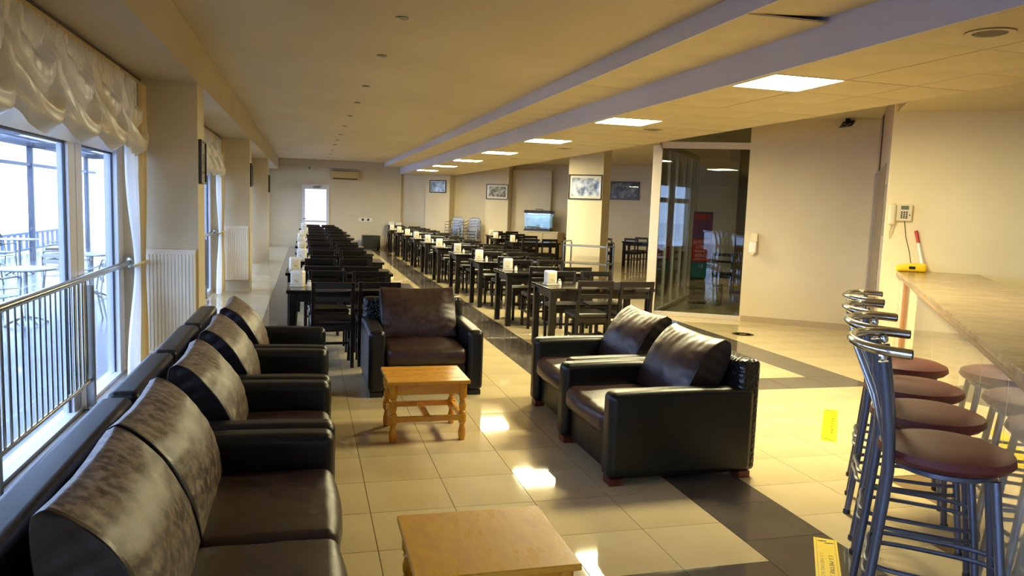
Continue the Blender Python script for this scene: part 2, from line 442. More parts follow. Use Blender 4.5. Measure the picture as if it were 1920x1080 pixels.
# left bay ceiling and beam, far beam
struct('ceiling_beam', MB().box(XW - 0.2, XL, YB, YF, 2.63, Z0 + 0.12), CEIL, 'low cream beam and bay ceiling along the windows', 'ceiling')
struct('ceiling_beam', MB().box(XL, X1 + 0.012, YF - 0.32, YF, 2.755, Z0), CEIL, 'shallow cream beam across the far wall', 'ceiling')
struct('ceiling_wing', MB().prism([(X5, -5), (X5, 34), (16, 34), (16, -5)], 3.06, 3.2), CEIL, 'plain cream ceiling of the right wing', 'ceiling')
_bs = [EN(0.53, 9.1), EN(3.6, 9.1), EN(3.6, -4), EN(0.53, 4)]
_pl = [(X5, 5.4), (6.02, 6.86), (EN(3.6, 9.1).x, EN(3.6, 9.1).y), (9.0, -5), (X5, -5)]
struct('ceiling_bar', MB().prism(_pl, 2.765, 3.05), CEIL, 'lowered cream ceiling above the bar', 'ceiling')

# ------------------------------------------------------------------ walls
wf = struct('wall_far', MB().box(XW - 0.2, -0.16, YF, YF + 0.2, 0, Z0).box(0.75, 3.24, YF, YF + 0.2, 0, Z0).box(-0.16, 0.75, YF, YF + 0.2, 2.17, Z0), WALL, 'cream far wall with a bright glazed door', 'wall')
struct('baseboard_far', B(0.76, 3.2, YF - 0.015, YF, 0, 0.1), SKIRT, 'low skirting along the far wall', 'trim')
struct('wall_back', B(XW - 0.2, 9.0, YB - 0.2, YB, 0, Z0 + 0.2), WALL, 'cream wall behind the viewer', 'wall')
def wing_box(mb, e0, e1, n0, n1, z0, z1, mi=0):
    vs = [EN(e, n, z) for z in (z0, z1) for (e, n) in ((e0, n0), (e1, n0), (e1, n1), (e0, n1))]
    return mb.add(vs, [(0, 3, 2, 1), (4, 5, 6, 7), (0, 1, 5, 4), (1, 2, 6, 5), (2, 3, 7, 6), (3, 0, 4, 7)], mi)
WB = lambda *a: wing_box(MB(), *a)
struct('wall_right_far', WB(-14.4, -2.0, 23.75, 24.0, 0, 3.06), WALL, 'cream diagonal wall behind the right-hand tables', 'wall')
struct('wall_wing_side', WB(-2.0, -1.8, 16.0, 24.0, 0, 3.06), WALL, 'cream wall closing off the dining wing', 'wall')
wr = struct('wall_right', WB(-1.22, 0.75, 12.1, 12.3, 0, 3.06), WALL, 'cream wall between the glass partition and the lift', 'wall')
struct('baseboard_right', WB(-1.2, 0.53, 12.08, 12.1, 0, 0.09), SKIRT, 'stone skirting under the cream wall beside the glass partition', 'trim')
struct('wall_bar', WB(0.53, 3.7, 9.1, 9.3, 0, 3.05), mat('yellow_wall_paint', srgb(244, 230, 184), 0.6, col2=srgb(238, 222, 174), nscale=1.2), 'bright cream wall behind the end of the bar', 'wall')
struct('wall_bar_back', WB(3.6, 3.8, -5, 9.1, 0, 3.05), WALL, 'cream wall behind the bar', 'wall')
# lift front, seen at a grazing angle
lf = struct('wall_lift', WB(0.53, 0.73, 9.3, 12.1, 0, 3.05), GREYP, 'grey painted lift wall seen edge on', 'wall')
WB(0.526, 0.53, 9.85, 11.9, 0, 2.28).build('granite_panel', GRANITE, lf, label='speckled brown granite cladding')
WB(0.527, 0.53, 9.3, 9.8, 1.45, 2.03).build('door_jamb', CHROME, lf)
WB(0.526, 0.53, 11.2, 11.5, 2.28, 3.0).build('dark_joint', VOID, lf)
WB(0.523, 0.53, 11.6, 11.75, 0, 2.28).build('metal_strip', STEEL, lf)
WB(0.505, 0.53, 11.9, 12.08, 0.0, 2.28).build('door_jamb', GREYP, lf)
# columns of the diagonal wall
def column(e0, e1, n0, n1, label):
    return struct('wall_column', WB(e0, e1, n0, n1, 0, 3.06), WALL, label, 'column')
column(-13.09, -12.15, 23.35, 23.75, 'cream column carrying the small blue picture')
column(-10.75, -9.94, 23.3, 23.75, 'cream column carrying the grey landscape print')
column(-4.915, -4.205, 14.57, 15.12, 'free-standing cream column with the large framed print')
struct('wall_panel', WB(-9.93, -8.55, 23.6, 23.75, 0, 2.86), WALL, 'slightly raised cream wall panel behind the aquarium', 'wall')
struct('baseboard_wing', WB(-12.1, -10.8, 23.73, 23.75, 0, 0.1), SKIRT, 'low skirting on the diagonal wall', 'trim')

# ------------------------------------------------------------------ left pillars and windows
PILY = [0.92, 7.42, 13.92, 20.42]
for k, y in enumerate(PILY):
    struct('wall_pillar', MB().box(XW - 0.02, -0.95, y, y + 0.45, 0, 2.63), WALL,
           ['cream window pillar beside the viewer', 'nearest cream window pillar with a radiator on its front', 'second cream window pillar with a radiator', 'farthest cream window pillar'][k], 'pillar')
struct('wall_left_end', B(XW - 0.2, XW + 0.1, 26.9, YF, 0, 2.63), WALL, 'short cream wall at the far end of the windows', 'wall')
struct('wall_left_near', B(XW - 0.2, XW, YB, -3.0, 0, 2.63), WALL, 'short cream wall beside the near windows', 'wall')
bays = [(-3.0, 0.92), (1.37, 7.42), (7.87, 13.92), (14.37, 20.42), (20.87, 26.9)]
for b, (ya, yb) in enumerate(bays):
    fr = MB()
    fr.box(XW - 0.06, XW + 0.06, ya, yb, 0.0, 0.07)            # sill
    fr.box(XW - 0.04, XW + 0.04, ya, yb, 1.97, 2.12)            # transom
    fr.box(XW - 0.04, XW + 0.04, ya, yb, 2.52, 2.63)
    L = yb - ya
    mul = [yb - 1.36, yb - 3.1, yb - 4.7] if L > 5 else [yb - 1.3, yb - 2.6]
    edges = [yb]
    for y in mul:
        fr.box(XW - 0.035, XW + 0.035, y - 0.17, y - 0.01, 0.07, 2.52); fr.box(XW - 0.035, XW + 0.035, y + 0.01, y + 0.17, 0.07, 2.52)
        fr.box(XW - 0.03, XW + 0.03, y - 0.01, y + 0.01, 0.07, 2.52)
    fr.box(XW - 0.05, XW + 0.05, yb - 0.2, yb, 0.07, 2.52); fr.box(XW - 0.05, XW + 0.05, ya, ya + 0.1, 0.07, 2.52)
    wi = struct('window_%d' % (b + 1), fr, PVC, ['white framed windows beside the viewer', 'white framed tall windows behind the black sofa and railing', 'white framed windows between the two radiators', 'white framed windows beyond the second radiator', 'white framed windows at the far end'][b], 'window', smooth=False)
    yy = [ya + 0.1] + sum([[y - 0.17, y + 0.17] for y in sorted(mul)], []) + [yb - 0.2]
    for k in range(0, len(yy), 2):
        B(XW - 0.004, XW + 0.004, yy[k], yy[k + 1], 0.07, 1.97).build('pane', WINGL, wi, smooth=False)
        B(XW - 0.004, XW + 0.004, yy[k], yy[k + 1], 2.12, 2.52).build('pane', WINGL, wi, smooth=False)
        for (a0, a1, c0, c1) in ((yy[k], yy[k] + 0.012, 0.07, 1.97), (yy[k + 1] - 0.012, yy[k + 1], 0.07, 1.97), (yy[k], yy[k + 1], 1.955, 1.97)):
            B(XW + 0.004, XW + 0.016, a0, a1, c0, c1).build('seal', BLACKP, wi, smooth=False)
struct('trim_sill', B(XW + 0.06, XW + 0.30, 1.37, 7.42, 0.0, 0.045), mat('sill_stone', srgb(150, 140, 125), 0.35), 'grey stone step below the near windows', 'trim')

# far door
dr = struct('door_1', MB().box(-0.16, -0.06, YF - 0.04, YF + 0.08, 0, 2.17).box(0.65, 0.75, YF - 0.04, YF + 0.08, 0, 2.17).box(-0.06, 0.65, YF - 0.04, YF + 0.08, 2.0, 2.17)
            .box(-0.06, 0.65, YF - 0.03, YF + 0.07, 0.86, 0.93).box(-0.06, 0.65, YF - 0.03, YF + 0.07, 0, 0.2), PVC, 'white door with frosted glass given its own glow', 'door', smooth=False)
B(-0.06, 0.65, YF + 0.01, YF + 0.02, 0.93, 2.0).build('pane', FROST, dr, smooth=False)
B(-0.06, 0.65, YF + 0.01, YF + 0.02, 0.2, 0.86).build('pane', FROST, dr, smooth=False)
MB().tube([(-0.02, YF - 0.04, 0.98), (-0.02, YF - 0.09, 0.98), (-0.12, YF - 0.09, 0.98)], 0.012, 6).build('handle', DKMETAL, dr)
MB().box(0.2, 0.45, YF - 0.07, YF - 0.04, 2.05, 2.1).tube([(0.22, YF - 0.06, 2.09), (0.34, YF - 0.25, 2.11), (0.5, YF - 0.06, 2.12)], 0.01, 6).build('door_closer', STEEL, dr)

# glass partition
gp0, gp1 = Vector((5.34, 11.0, 0)), Vector((6.50, 10.38, 0))
gdir = (gp1 - gp0).normalized(); grz = math.atan2(gdir.y, gdir.x); gl = (gp1 - gp0).length
pa = thing('glass_partition', 'tall grey-framed glass partition beside the cream wall', 'partition', gp0, grz)
MB().rbox(-0.13, 0.01, -0.05, 0.09, 0, 2.62, 0.006).build('post', FRAMEW, pa)
MB().rbox(-0.135, -0.01, -0.06, 0.1, 2.6, 2.66, 0.006).build('post_cap', WPLAST, pa)
MB().rbox(gl, gl + 0.06, -0.05, 0.05, 0, 3.05, 0.005).build('post', FRAMEW, pa)
MB().rbox(0.0, gl, -0.04, 0.04, 2.62, 2.72, 0.005).build('header_rail', FRAMEW, pa)
MB().rbox(0.0, gl, -0.04, 0.04, 0.0, 0.07, 0.005).build('bottom_rail', FRAMEW, pa)
B(0.0, gl, -0.005, 0.005, 0.07, 2.62).build('pane', PARGL, pa, smooth=False)
B(0.0, gl, -0.005, 0.005, 2.72, 3.05).build('pane', PARGL, pa, smooth=False)
# inner folding glass wall running back from the post
i0 = Vector((5.38, 11.1, 0)); i1 = Vector((7.36, 13.55, 0)); idr = (i1 - i0).normalized(); irz = math.atan2(idr.y, idr.x); il = (i1 - i0).length
ig = thing('folding_glass_wall', 'folding glass wall with slim grey uprights behind the partition', 'glass wall', i0, irz)
for k in range(6):
    MB().rbox(il * k / 5 - 0.025, il * k / 5 + 0.025, -0.025, 0.025, 0, 2.7, 0.004).build('upright', FRAMEW, ig)
    if k < 5:
        B(il * k / 5 + 0.025, il * (k + 1) / 5 - 0.025, -0.004, 0.004, 0.06, 2.64).build('pane', INGL, ig, smooth=False)
MB().rbox(-0.02, il + 0.02, -0.03, 0.03, 2.64, 2.74, 0.004).build('top_rail', FRAMEW, ig)
MB().rbox(-0.02, il + 0.02, -0.03, 0.03, 0, 0.06, 0.004).build('bottom_rail', FRAMEW, ig)
struct('wall_inner', WB(-2.0, 0.8, 16.4, 16.6, 0, 3.06), WALL, 'cream back wall of the room behind the glass', 'wall')
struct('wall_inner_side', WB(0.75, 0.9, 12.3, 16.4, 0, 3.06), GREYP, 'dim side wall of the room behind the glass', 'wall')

# ------------------------------------------------------------------ sofas and armchairs (front = local -y)
def puff(cx, cy, cz, hx, hy, hz, b, wr=0.0, seed=0.0):
    def fn(x, y, z):
        u, v, w_ = (x - cx) / hx, (y - cy) / hy, (z - cz) / hz
        u, v, w_ = max(-1, min(1, u)), max(-1, min(1, v)), max(-1, min(1, w_))
        z2 = z + (1 if w_ > 0 else -1) * abs(w_) * b[2] * (1 - u * u) * (1 - v * v)
        y2 = y + (1 if v > 0 else -1) * abs(v) * b[1] * (1 - u * u) * (1 - w_ * w_)
        x2 = x + (1 if u > 0 else -1) * abs(u) * b[0] * (1 - v * v) * (1 - w_ * w_)
        if wr:
            n = noise.noise(Vector((x * 9 + seed, y * 9, z * 9 + seed)))
            n2 = noise.noise(Vector((x * 40 + seed, y * 6, z * 6))) * abs(v) ** 3
            z2 += wr * n * abs(w_); y2 += wr * n * 0.6 * abs(v); z2 += wr * 0.9 * n2
        return (x2, y2, z2)
    return fn
def back_cushion(wd, m_front, seed):
    # loose leaf-shaped cushion with flat gusset ends, built upright, later leaned on the back
    h, t = 0.50, 0.20
    def fn(x, y, z):
        u = max(-1, min(1, x / (wd / 2))); v = max(-1, min(1, (z - h / 2) / (h / 2))); w_ = y / (t / 2)
        T = 0.035 + 0.19 * max(0, 1 - abs((v + 0.12) / 1.12) ** 2.3) ** 0.75
        y2 = w_ * T / 2 * (0.86 + 0.30 * (1 - u ** 4) * (1 - v * v))
        side = abs(w_)
        if abs(u) > 0.97:                                    # gathered gusset
            x -= math.copysign(0.010 * (1 - side) + 0.003 * math.sin(v * 24 + 4 * noise.noise(Vector((seed, z * 5, 1)))) * (1 - side), u)
        nz = noise.noise(Vector((x * 3 + seed, z * 2.5, seed)))
        pl = math.sin(x * 75 + 7 * nz) * 0.004 * max(0, v - 0.2) ** 1.1 * (1 - v ** 8) * (1 - u ** 8)          # pleats under the crest
        rf = math.sin(v * 20 + 5 * nz) * 0.0035 * max(0, abs(u) - 0.5) * max(0, 1 - abs(u)) * 8
        soft = 0.007 * noise.noise(Vector((x * 8, z * 8, seed + 3)))
        y2 += (pl + rf + soft) * (1 if y < 0 else -1) * side
        return (x, y2, z - 0.014 * (1 - u * u) * max(0, v))
    mb = MB().rbox(-wd / 2, wd / 2, -t / 2, t / 2, 0, h, 0.006, 1, div=(48, 4, 28), fn=fn)
    for i, f in enumerate(mb.f):
        if abs(sum(mb.v[q][0] for q in f) / len(f)) > wd / 2 - 0.017: mb.mi[i] = 1
    return mb
def seating(name, seats, label, cat, loc, rz, seat_mat=None, cush_mat=None, feet=True, aw=0.14, sw=0.70, group=None, back_mat=None, foot_mat=None, cush_y=0.0, cush_z=0.0, cush_t=0.0):
    back_mat = back_mat or CROC
    t = thing(name, label, cat, (*loc, 0), rz, group)
    seat_mat = seat_mat or BROWN; cush_mat = cush_mat or BROWN
    W = seats * sw + 2 * aw; hw = W / 2
    MB().rbox(-hw + aw, hw - aw, -0.44, 0.40, 0.04, 0.27, 0.015).build('base', LEATHER, t)
    for s in (-1, 1):
        x0, x1 = sorted((s * (hw - aw), s * hw))
        am = MB().rbox(x0, x1, -0.50, 0.46, 0.04, 0.565, 0.045, 3, div=(1, 6, 4), fn=lambda x, y, z: (x, y, z + (0.012 * (1 - ((y) / 0.5) ** 2) if z > 0.4 else 0)))
        am = am.build('arm', LEATHER, t)
        # piped seam around the arm front
        p = MB().tube([(x0 + 0.012, -0.478, 0.08), (x0 + 0.012, -0.478, 0.50), (x0 + 0.03, -0.478, 0.545), (x1 - 0.03, -0.478, 0.545), (x1 - 0.012, -0.478, 0.50), (x1 - 0.012, -0.478, 0.08)], 0.006, 5)
        p.build('piping', LEATHER, am)
    MB().rbox(-hw + 0.02, hw - 0.02, 0.36, 0.50, 0.04, 0.745, 0.035, 2, div=(6, 1, 4)).build('back', back_mat, t)
    for k in range(seats):
        cx = -hw + aw + sw * (k + 0.5)
        MB().rbox(cx - sw / 2 + 0.006, cx + sw / 2 - 0.006, -0.49, 0.30, 0.26, 0.42, 0.045, 2, div=(10, 10, 3),
                  fn=puff(cx, -0.09, 0.34, sw / 2, 0.40, 0.08, (0.0, 0.03, 0.02), 0.006, k * 3.3)).build('seat_cushion', seat_mat, t)
        o = back_cushion(sw - 0.02, cush_mat, k * 5.1 + loc[1]).build('back_cushion', [cush_mat, GUSSET], t, ang=55)
        o.location = (cx, 0.03 + cush_y, 0.405 - cush_z); o.rotation_euler = (R(-27 - cush_t), 0, 0)
    if feet:
        for sx in (-1, 1):
            for sy in (-0.44, 0.42):
                MB().rbox(sx * (hw - 0.07) - 0.055, sx * (hw - 0.07) + 0.055, sy - 0.04, sy + 0.04, 0, 0.045, 0.005).build('foot', foot_mat or BLACKP, t)
    return t
seating('sofa', 2, 'black leather two-seat sofa with two worn brown back cushions nearest the windows', 'sofa', (-0.37, 2.735), PI / 2, BROWN, WORN, sw=0.735, back_mat=LEATHER)
AY = [4.125, 5.115, 6.105]
for k, y in enumerate(AY):
    seating('armchair', 1, ['black leather armchair directly behind the two-seat sofa', 'middle armchair of the three along the windows', 'black leather armchair farthest along the windows, before the pillar'][k],
            'armchair', (-0.36 + [0, 0.01, 0.02][k], y), PI / 2, BROWN, WORN, group='black armchairs', back_mat=LEATHER, cush_y=-0.03, cush_t=2, cush_z=0.01)
seating('armchair', 1, 'black armchair facing the viewer behind the small honey-coloured table', 'armchair', (0.99, 6.78), 0, BROWN, BROWN, group='black armchairs')
seating('armchair', 1, 'near right-hand armchair showing its plain black side and red wooden feet', 'armchair', (2.22, 4.515), -PI / 2, BROWN, BROWN, group='black armchairs', foot_mat=REDWOOD, cush_y=0.06, cush_t=2)
seating('armchair', 1, 'farther of the two armchairs on the right, next to the dark stripe', 'armchair', (2.31, 5.50), -PI / 2, BROWN, BROWN, group='black armchairs', foot_mat=REDWOOD, cush_y=0.06, cush_t=2)

# ------------------------------------------------------------------ coffee tables
def coffee(label, loc, wx, wy, h, m):
    t = thing('coffee_table', label, 'coffee table', (*loc, 0))
    MB().rbox(-wx / 2, wx / 2, -wy / 2, wy / 2, h - 0.025, h, 0.006, 2).build('table_top', m, t)
    ix, iy = wx / 2 - 0.045, wy / 2 - 0.045
    for s in (-1, 1):
        MB().rbox(-ix, ix, s * iy - 0.011, s * iy + 0.011, h - 0.10, h - 0.026, 0.003).build('apron', PINE, t)
        MB().rbox(s * ix - 0.011, s * ix + 0.011, -iy, iy, h - 0.10, h - 0.026, 0.003).build('apron', PINE, t)
        MB().rbox(-ix, ix, s * iy - 0.012, s * iy + 0.012, 0.14, 0.178, 0.003).build('stretcher', PINE, t)
        MB().rbox(s * ix - 0.012, s * ix + 0.012, -iy, iy, 0.14, 0.178, 0.003).build('stretcher', PINE, t)
    MB().rbox(-0.022, 0.022, -iy, iy, 0.146, 0.172, 0.003).build('stretcher', PINE, t)
    prof = [(0.015, 0), (0.021, 0.004), (0.026, 0.03), (0.027, 0.06), (0.019, 0.10), (0.017, 0.112), (0.024, 0.122), (0.024, 0.128), (0.029, 0.132), (0.029, 0.186), (0.024, 0.190), (0.025, 0.20), (0.018, 0.207), (0.024, 0.225), (0.026, 0.25), (0.020, 0.272), (0.018, 0.279), (0.025, 0.288), (0.019, 0.297), (0.026, 0.306), (0.029, 0.318), (0.029, h - 0.026)]
    for sx in (-1, 1):
        for sy in (-1, 1):
            MB().lathe(prof, 14, (sx * ix, sy * iy, 0)).build('leg', PINE, t)
    return t
coffee('small honey-coloured wooden table with turned legs before the middle armchair', (0.815, 5.285), 0.57, 0.50, 0.43, PINE)
coffee('scratched honey-coloured wooden table at the bottom edge, beside the sofa', (0.628, 2.575), 0.57, 0.52, 0.43, PINE2)

# ------------------------------------------------------------------ dining tables and chairs
def make_table(wx=1.3, wy=0.74, h=0.74):
    t = thing('dining_table', '', 'dining table', group='black dining tables')
    MB().rbox(-wx / 2, wx / 2, -wy / 2, wy / 2, h - 0.035, h, 0.004).build('table_top', BLKTOP, t)
    ix, iy = wx / 2 - 0.06, wy / 2 - 0.06
    for s in (-1, 1):
        MB().box(-ix, ix, s * iy - 0.012, s * iy + 0.012, h - 0.12, h - 0.035).build('apron', BLKWOOD, t, smooth=False)
        MB().box(s * ix - 0.012, s * ix + 0.012, -iy, iy, h - 0.12, h - 0.035).build('apron', BLKWOOD, t, smooth=False)
        for q in (-1, 1):
            MB().rbox(s * ix - 0.034, s * ix + 0.034, q * iy - 0.034, q * iy + 0.034, 0, h - 0.035, 0.004).build('leg', BLKWOOD, t)
    return t
def make_chair():
    t = thing('dining_chair', '', 'chair', group='black dining chairs')
    wq = 0.205
    for s in (-1, 1):
        MB().rbox(s * (wq - 0.02) - 0.018, s * (wq - 0.02) + 0.018, 0.165, 0.20, 0, 0.43, 0.003).build('leg', BLKWOOD, t)
        def bend(x, y, z): return (x, y - (0.055 * max(0, (z - 0.45) / 0.4) ** 1.2), z)
        MB().rbox(s * (wq - 0.018) - 0.018, s * (wq - 0.018) + 0.018, -0.19, -0.15, 0, 0.85, 0.004, 1, div=(1, 1, 6), fn=bend).build('rear_leg', BLKWOOD, t)
        MB().box(s * (wq - 0.02) - 0.009, s * (wq - 0.02) + 0.009, -0.15, 0.165, 0.20, 0.23).build('stretcher', BLKWOOD, t, smooth=False)
    MB().box(-wq + 0.02, wq - 0.02, 0.17, 0.19, 0.375, 0.425).build('apron', BLKWOOD, t, smooth=False)
    MB().box(-wq + 0.02, wq - 0.02, -0.18, -0.16, 0.375, 0.425).build('apron', BLKWOOD, t, smooth=False)
    MB().box(-wq + 0.03, wq - 0.03, 0.01, 0.03, 0.2, 0.225).build('stretcher', BLKWOOD, t, smooth=False)
    MB().rbox(-wq - 0.005, wq + 0.005, -0.165, 0.215, 0.425, 0.475, 0.018, 2, div=(4, 4, 1), fn=puff(0, 0.02, 0.45, wq, 0.2, 0.025, (0, 0, 0.012))).build('seat', SEATB, t)
    MB().rbox(-wq + 0.012, wq - 0.012, -0.238, -0.208, 0.785, 0.848, 0.006).build('top_rail', BLKWOOD, t)
    MB().rbox(-wq + 0.03, wq - 0.03, -0.214, -0.194, 0.655, 0.70, 0.004).build('back_slat', BLKWOOD, t)
    return t
def make_holder():
    t = thing('napkin_holder', '', 'napkin holder', group='napkin holders')
    MB().rbox(-0.055, 0.055, -0.045, 0.045, 0.012, 0.145, 0.016, 2).build('body', WPLAST, t)
    MB().rbox(-0.06, 0.06, -0.05, 0.05, 0, 0.014, 0.004).build('base', PLAST, t)
    MB().rbox(-0.032, 0.032, -0.0475, -0.044, 0.03, 0.115, 0.001).build('napkin_window', PLAST, t)
    MB().box(-0.02, 0.012, -0.0482, -0.0474, 0.055, 0.060).box(-0.008, 0.02, -0.0482, -0.0474, 0.044, 0.049).build('printed_mark', INKL, t, smooth=False)
    return t
def make_shaker():
    t = thing('salt_shaker', '', 'salt shaker', group='salt shakers')
    MB().lathe([(0.022, 0), (0.024, 0.004), (0.021, 0.04), (0.017, 0.05)], 12).build('body', WPLAST, t)
    MB().lathe([(0.018, 0.05), (0.018, 0.058), (0.012, 0.068), (0, 0.071)], 12).build('cap', ALU, t)
    return t
T_, CH, HO, SH = tree(make_table()), tree(make_chair()), tree(make_holder()), tree(make_shaker())
used = {}
def place(kind, tr, loc, rz, label):
    if kind not in used:
        used[kind] = 1; o = tr[0]; o.location = loc; o.rotation_euler = (0, 0, rz); o['label'] = label; return o
    return dup(tr, loc, rz, label)
def set_table(x, y, rz, who, near=(True, True), far=(True, True), holder=True, jx=0.0, xo=(-0.22, 0.25), shaker=True):
    M = Matrix.Rotation(rz, 4, 'Z'); P = lambda a, b, z=0: (x + (M @ Vector((a, b, 0))).x, y + (M @ Vector((a, b, 0))).y, z)
    place('t', T_, (x, y, 0), rz, 'black dining table, the ' + who)
    for s, ok in enumerate(near):
        if ok: place('c', CH, P(xo[s] + random.uniform(-.012, .012), -0.37 - 0.02 + random.uniform(-.03, .03)), rz + R(random.uniform(-2, 2)), 'black chair, near side %s, at the %s' % (('left', 'right')[s], who))
    for s, ok in enumerate(far):
        if ok: place('c', CH, P(xo[s] + random.uniform(-.012, .012), 0.37 + 0.03 + random.uniform(-.03, .03)), rz + PI + R(random.uniform(-2, 2)), 'black chair, far side %s, at the %s' % (('left', 'right')[s], who))
    if holder:
        hx = -0.53 + random.uniform(-.02, .02)
        _h = place('h', HO, P(hx, 0.02 + random.uniform(-.04, .04), 0.74), rz + R(random.uniform(-25, 10)), 'white napkin holder on the ' + who); _h.scale = (1.18, 1.18, 1.15)
        if shaker: place('s', SH, P(hx + 0.11, 0.0 + random.uniform(-.02, .02), 0.74), rz, 'small salt shaker on the ' + who)
for k in range(10):
    set_table(0.45 + random.uniform(-.03, .03) - (0.03 if k == 1 else 0), 8.09 + 1.83 * k, 0, '%s table of the window row' % ORD[k])
for k in range(10):
    set_table(3.27 + (0 if k < 1 else random.uniform(-.02, .03)), 8.40 + 1.885 * k, 0, '%s table of the right-hand row' % ORD[k], xo=(-0.19, 0.29))
set_table(5.68, 19.0, 0, 'nearest of three tables before the aquarium', near=(True, True), far=(True, False), xo=(-0.25, 0.28))
set_table(5.72, 20.92, 0, 'middle of three tables before the aquarium', near=(True, True), far=(True, True), xo=(-0.25, 0.28))
set_table(6.05, 22.85, 0, 'farthest of three tables before the aquarium', near=(True, False), far=(True, True), xo=(-0.25, 0.28))
_p = EN(-6.2, 20.3); set_table(_p.x, _p.y, WROT, 'table under the dark painting in the wing', near=(True, True), far=(True, True), xo=(-0.3, 0.3))
_p = EN(-5.0, 22.2); set_table(_p.x, _p.y, WROT, 'wing table beside the partition post', near=(True, False), far=(True, True), holder=False, xo=(-0.3, 0.3))

# ------------------------------------------------------------------ bar and stools
bar = thing('bar_counter', 'bar counter with marbled top and glossy cream front', 'bar', EN(0, 0), WROT)
# local x = e, y = n
MB().rbox(0.673, 1.44, -1.2, 9.09, 1.06, 1.10, 0.008, 2).build('counter_top', BARTOP, bar)
MB().rbox(0.668, 0.69, -1.2, 9.09, 1.04, 1.064, 0.006).build('edge_strip', BAREDGE, bar)
MB().box(0.74, 1.36, -1.2, 8.9, 0, 1.05).build('carcass', CABM, bar, smooth=False)
_n = -1.2
while _n < 7.8:
    MB().rbox(0.712, 0.742, _n + 0.001, _n + 0.599, 0.06, 1.05, 0.002).build('front_panel', BARFACE, bar)
    _n += 0.6
MB().rbox(0.712, 0.742, 7.92, 8.62, 0.0, 1.05, 0.003).build('wood_trim', BARWOOD, bar)
MB().rbox(0.714, 0.742, 7.81, 7.91, 0.0, 1.05, 0.003).build('front_panel', BARFACE, bar)
MB().rbox(0.714, 0.742, 8.63, 9.09, 0.0, 1.05, 0.003).build('end_panel', WALL, bar)
MB().box(0.76, 0.78, -1.2, 8.9, 0, 0.06).build('plinth', BLACKP, bar, smooth=False)

def make_stool():
    # local: back at -x, seat toward +x
    t = thing('bar_stool', '', 'bar stool', group='bar stools')
    MB().lathe([(0.0, 0.735), (0.17, 0.735), (0.212, 0.745), (0.232, 0.765), (0.225, 0.79), (0.185, 0.806), (0.1, 0.812), (0.0, 0.814)], 28).build('seat', VINYL, t)
    MB().tube([(0.165 * math.cos(a), 0.165 * math.sin(a), 0.722) for a in [2 * PI * k / 20 for k in range(20)]], 0.014, 6, closed=True).build('seat_ring', BLUEM, t)
    MB().box(-0.16, 0.16, -0.02, 0.02, 0.712, 0.735).box(-0.02, 0.02, -0.16, 0.16, 0.712, 0.735).build('seat_bracket', DKMETAL, t, smooth=False)
    for s in (-1, 1):
        MB().tube([(0.155, s * 0.13, 0.725), (0.17, s * 0.142, 0.6), (0.205, s * 0.165, 0.3), (0.235, s * 0.185, 0.0)], 0.0165, 10).build('leg', BLUEM, t)
        # rear leg runs on upward into the back post
        MB().tube([(-0.245, s * 0.185, 0.0), (-0.215, s * 0.18, 0.3), (-0.19, s * 0.178, 0.6), (-0.185, s * 0.18, 0.72), (-0.192, s * 0.19, 0.85), (-0.212, s * 0.205, 1.0), (-0.232, s * 0.215, 1.125)],
                  [0.0165, 0.0165, 0.018, 0.021, 0.022, 0.02, 0.018], 10).build('rear_leg', BLUEM, t)
        MB().lathe([(0.0, 0), (0.02, 0.0), (0.02, 0.02), (0.017, 0.024)], 10, (-0.245, s * 0.185, 0)).build('foot_cap', BLACKP, t)
        MB().lathe([(0.0, 0), (0.02, 0.0), (0.02, 0.02), (0.017, 0.024)], 10, (0.235, s * 0.185, 0)).build('foot_cap', BLACKP, t)
        MB().lathe([(0.0, -0.02), (0.014, -0.012), (0.016, 0.0), (0.012, 0.014), (0.0, 0.02)], 10, (-0.236, s * 0.222, 1.145)).build('knuckle', CHROME, t)
    for z in (0.30, 0.345):
        k = z / 0.72
        xf, xb, yf, yb = 0.235 - 0.085 * k, -0.245 + 0.07 * k, 0.185 - 0.05 * k, 0.175 - 0.02 * k
        pts = [(xf, -yf, z), (xf + 0.03, 0, z), (xf, yf, z), (0.0, yf + 0.03, z), (xb, yb, z), (xb - 0.02, 0, z), (xb, -yb, z), (0.0, -yf - 0.03, z)]
        q = []
        for i in range(8):
            a, b, c, d = (Vector(pts[(i + j - 1) % 8]) for j in range(4))
            for u in (0, .25, .5, .75):
                q.append(0.5 * ((2 * b) + (c - a) * u + (2 * a - 5 * b + 4 * c - d) * u * u + (-a + 3 * b - 3 * c + d) * u ** 3))
        MB().tube(q, 0.0095, 7, closed=True).build('foot_ring', BLUEM, t)
    arc = []
    for k in range(17):
        a = R(-90 + 180 * k / 16)
        arc.append((-0.19 - 0.16 * math.cos(a), 0.26 * math.sin(a), 1.168 + 0.006 * math.cos(a)))
    ends = [(-0.145, -0.262, 1.166)] + arc + [(-0.145, 0.262, 1.166)]
    MB().tube(ends, 0.0185, 10).build('top_rail', CHROME, t)
    for s in (-1, 1):
        MB().lathe([(0, 0), (0.0165, 0.0), (0.0165, 0.004), (0, 0.006)], 10).xf(Matrix.Translation((-0.145, s * 0.262, 1.166)) @ Matrix.Rotation(R(90), 4, 'Y')).build('end_cap', BLACKP, t)
    for k in range(7):
        y = -0.105 + 0.035 * k
        MB().tube([(-0.19 - 0.16 * math.sqrt(max(0, 1 - (y * 1.25 / 0.26) ** 2)), y * 1.25, 1.168), (-0.275 + abs(y) * 0.25, y * 1.1, 0.98), (-0.21, y, 0.80), (-0.165, y * 0.8, 0.722)], 0.0042, 5).build('spindle', CHROME if k % 2 else BLUEM, t)
    return t
ST = tree(make_stool())
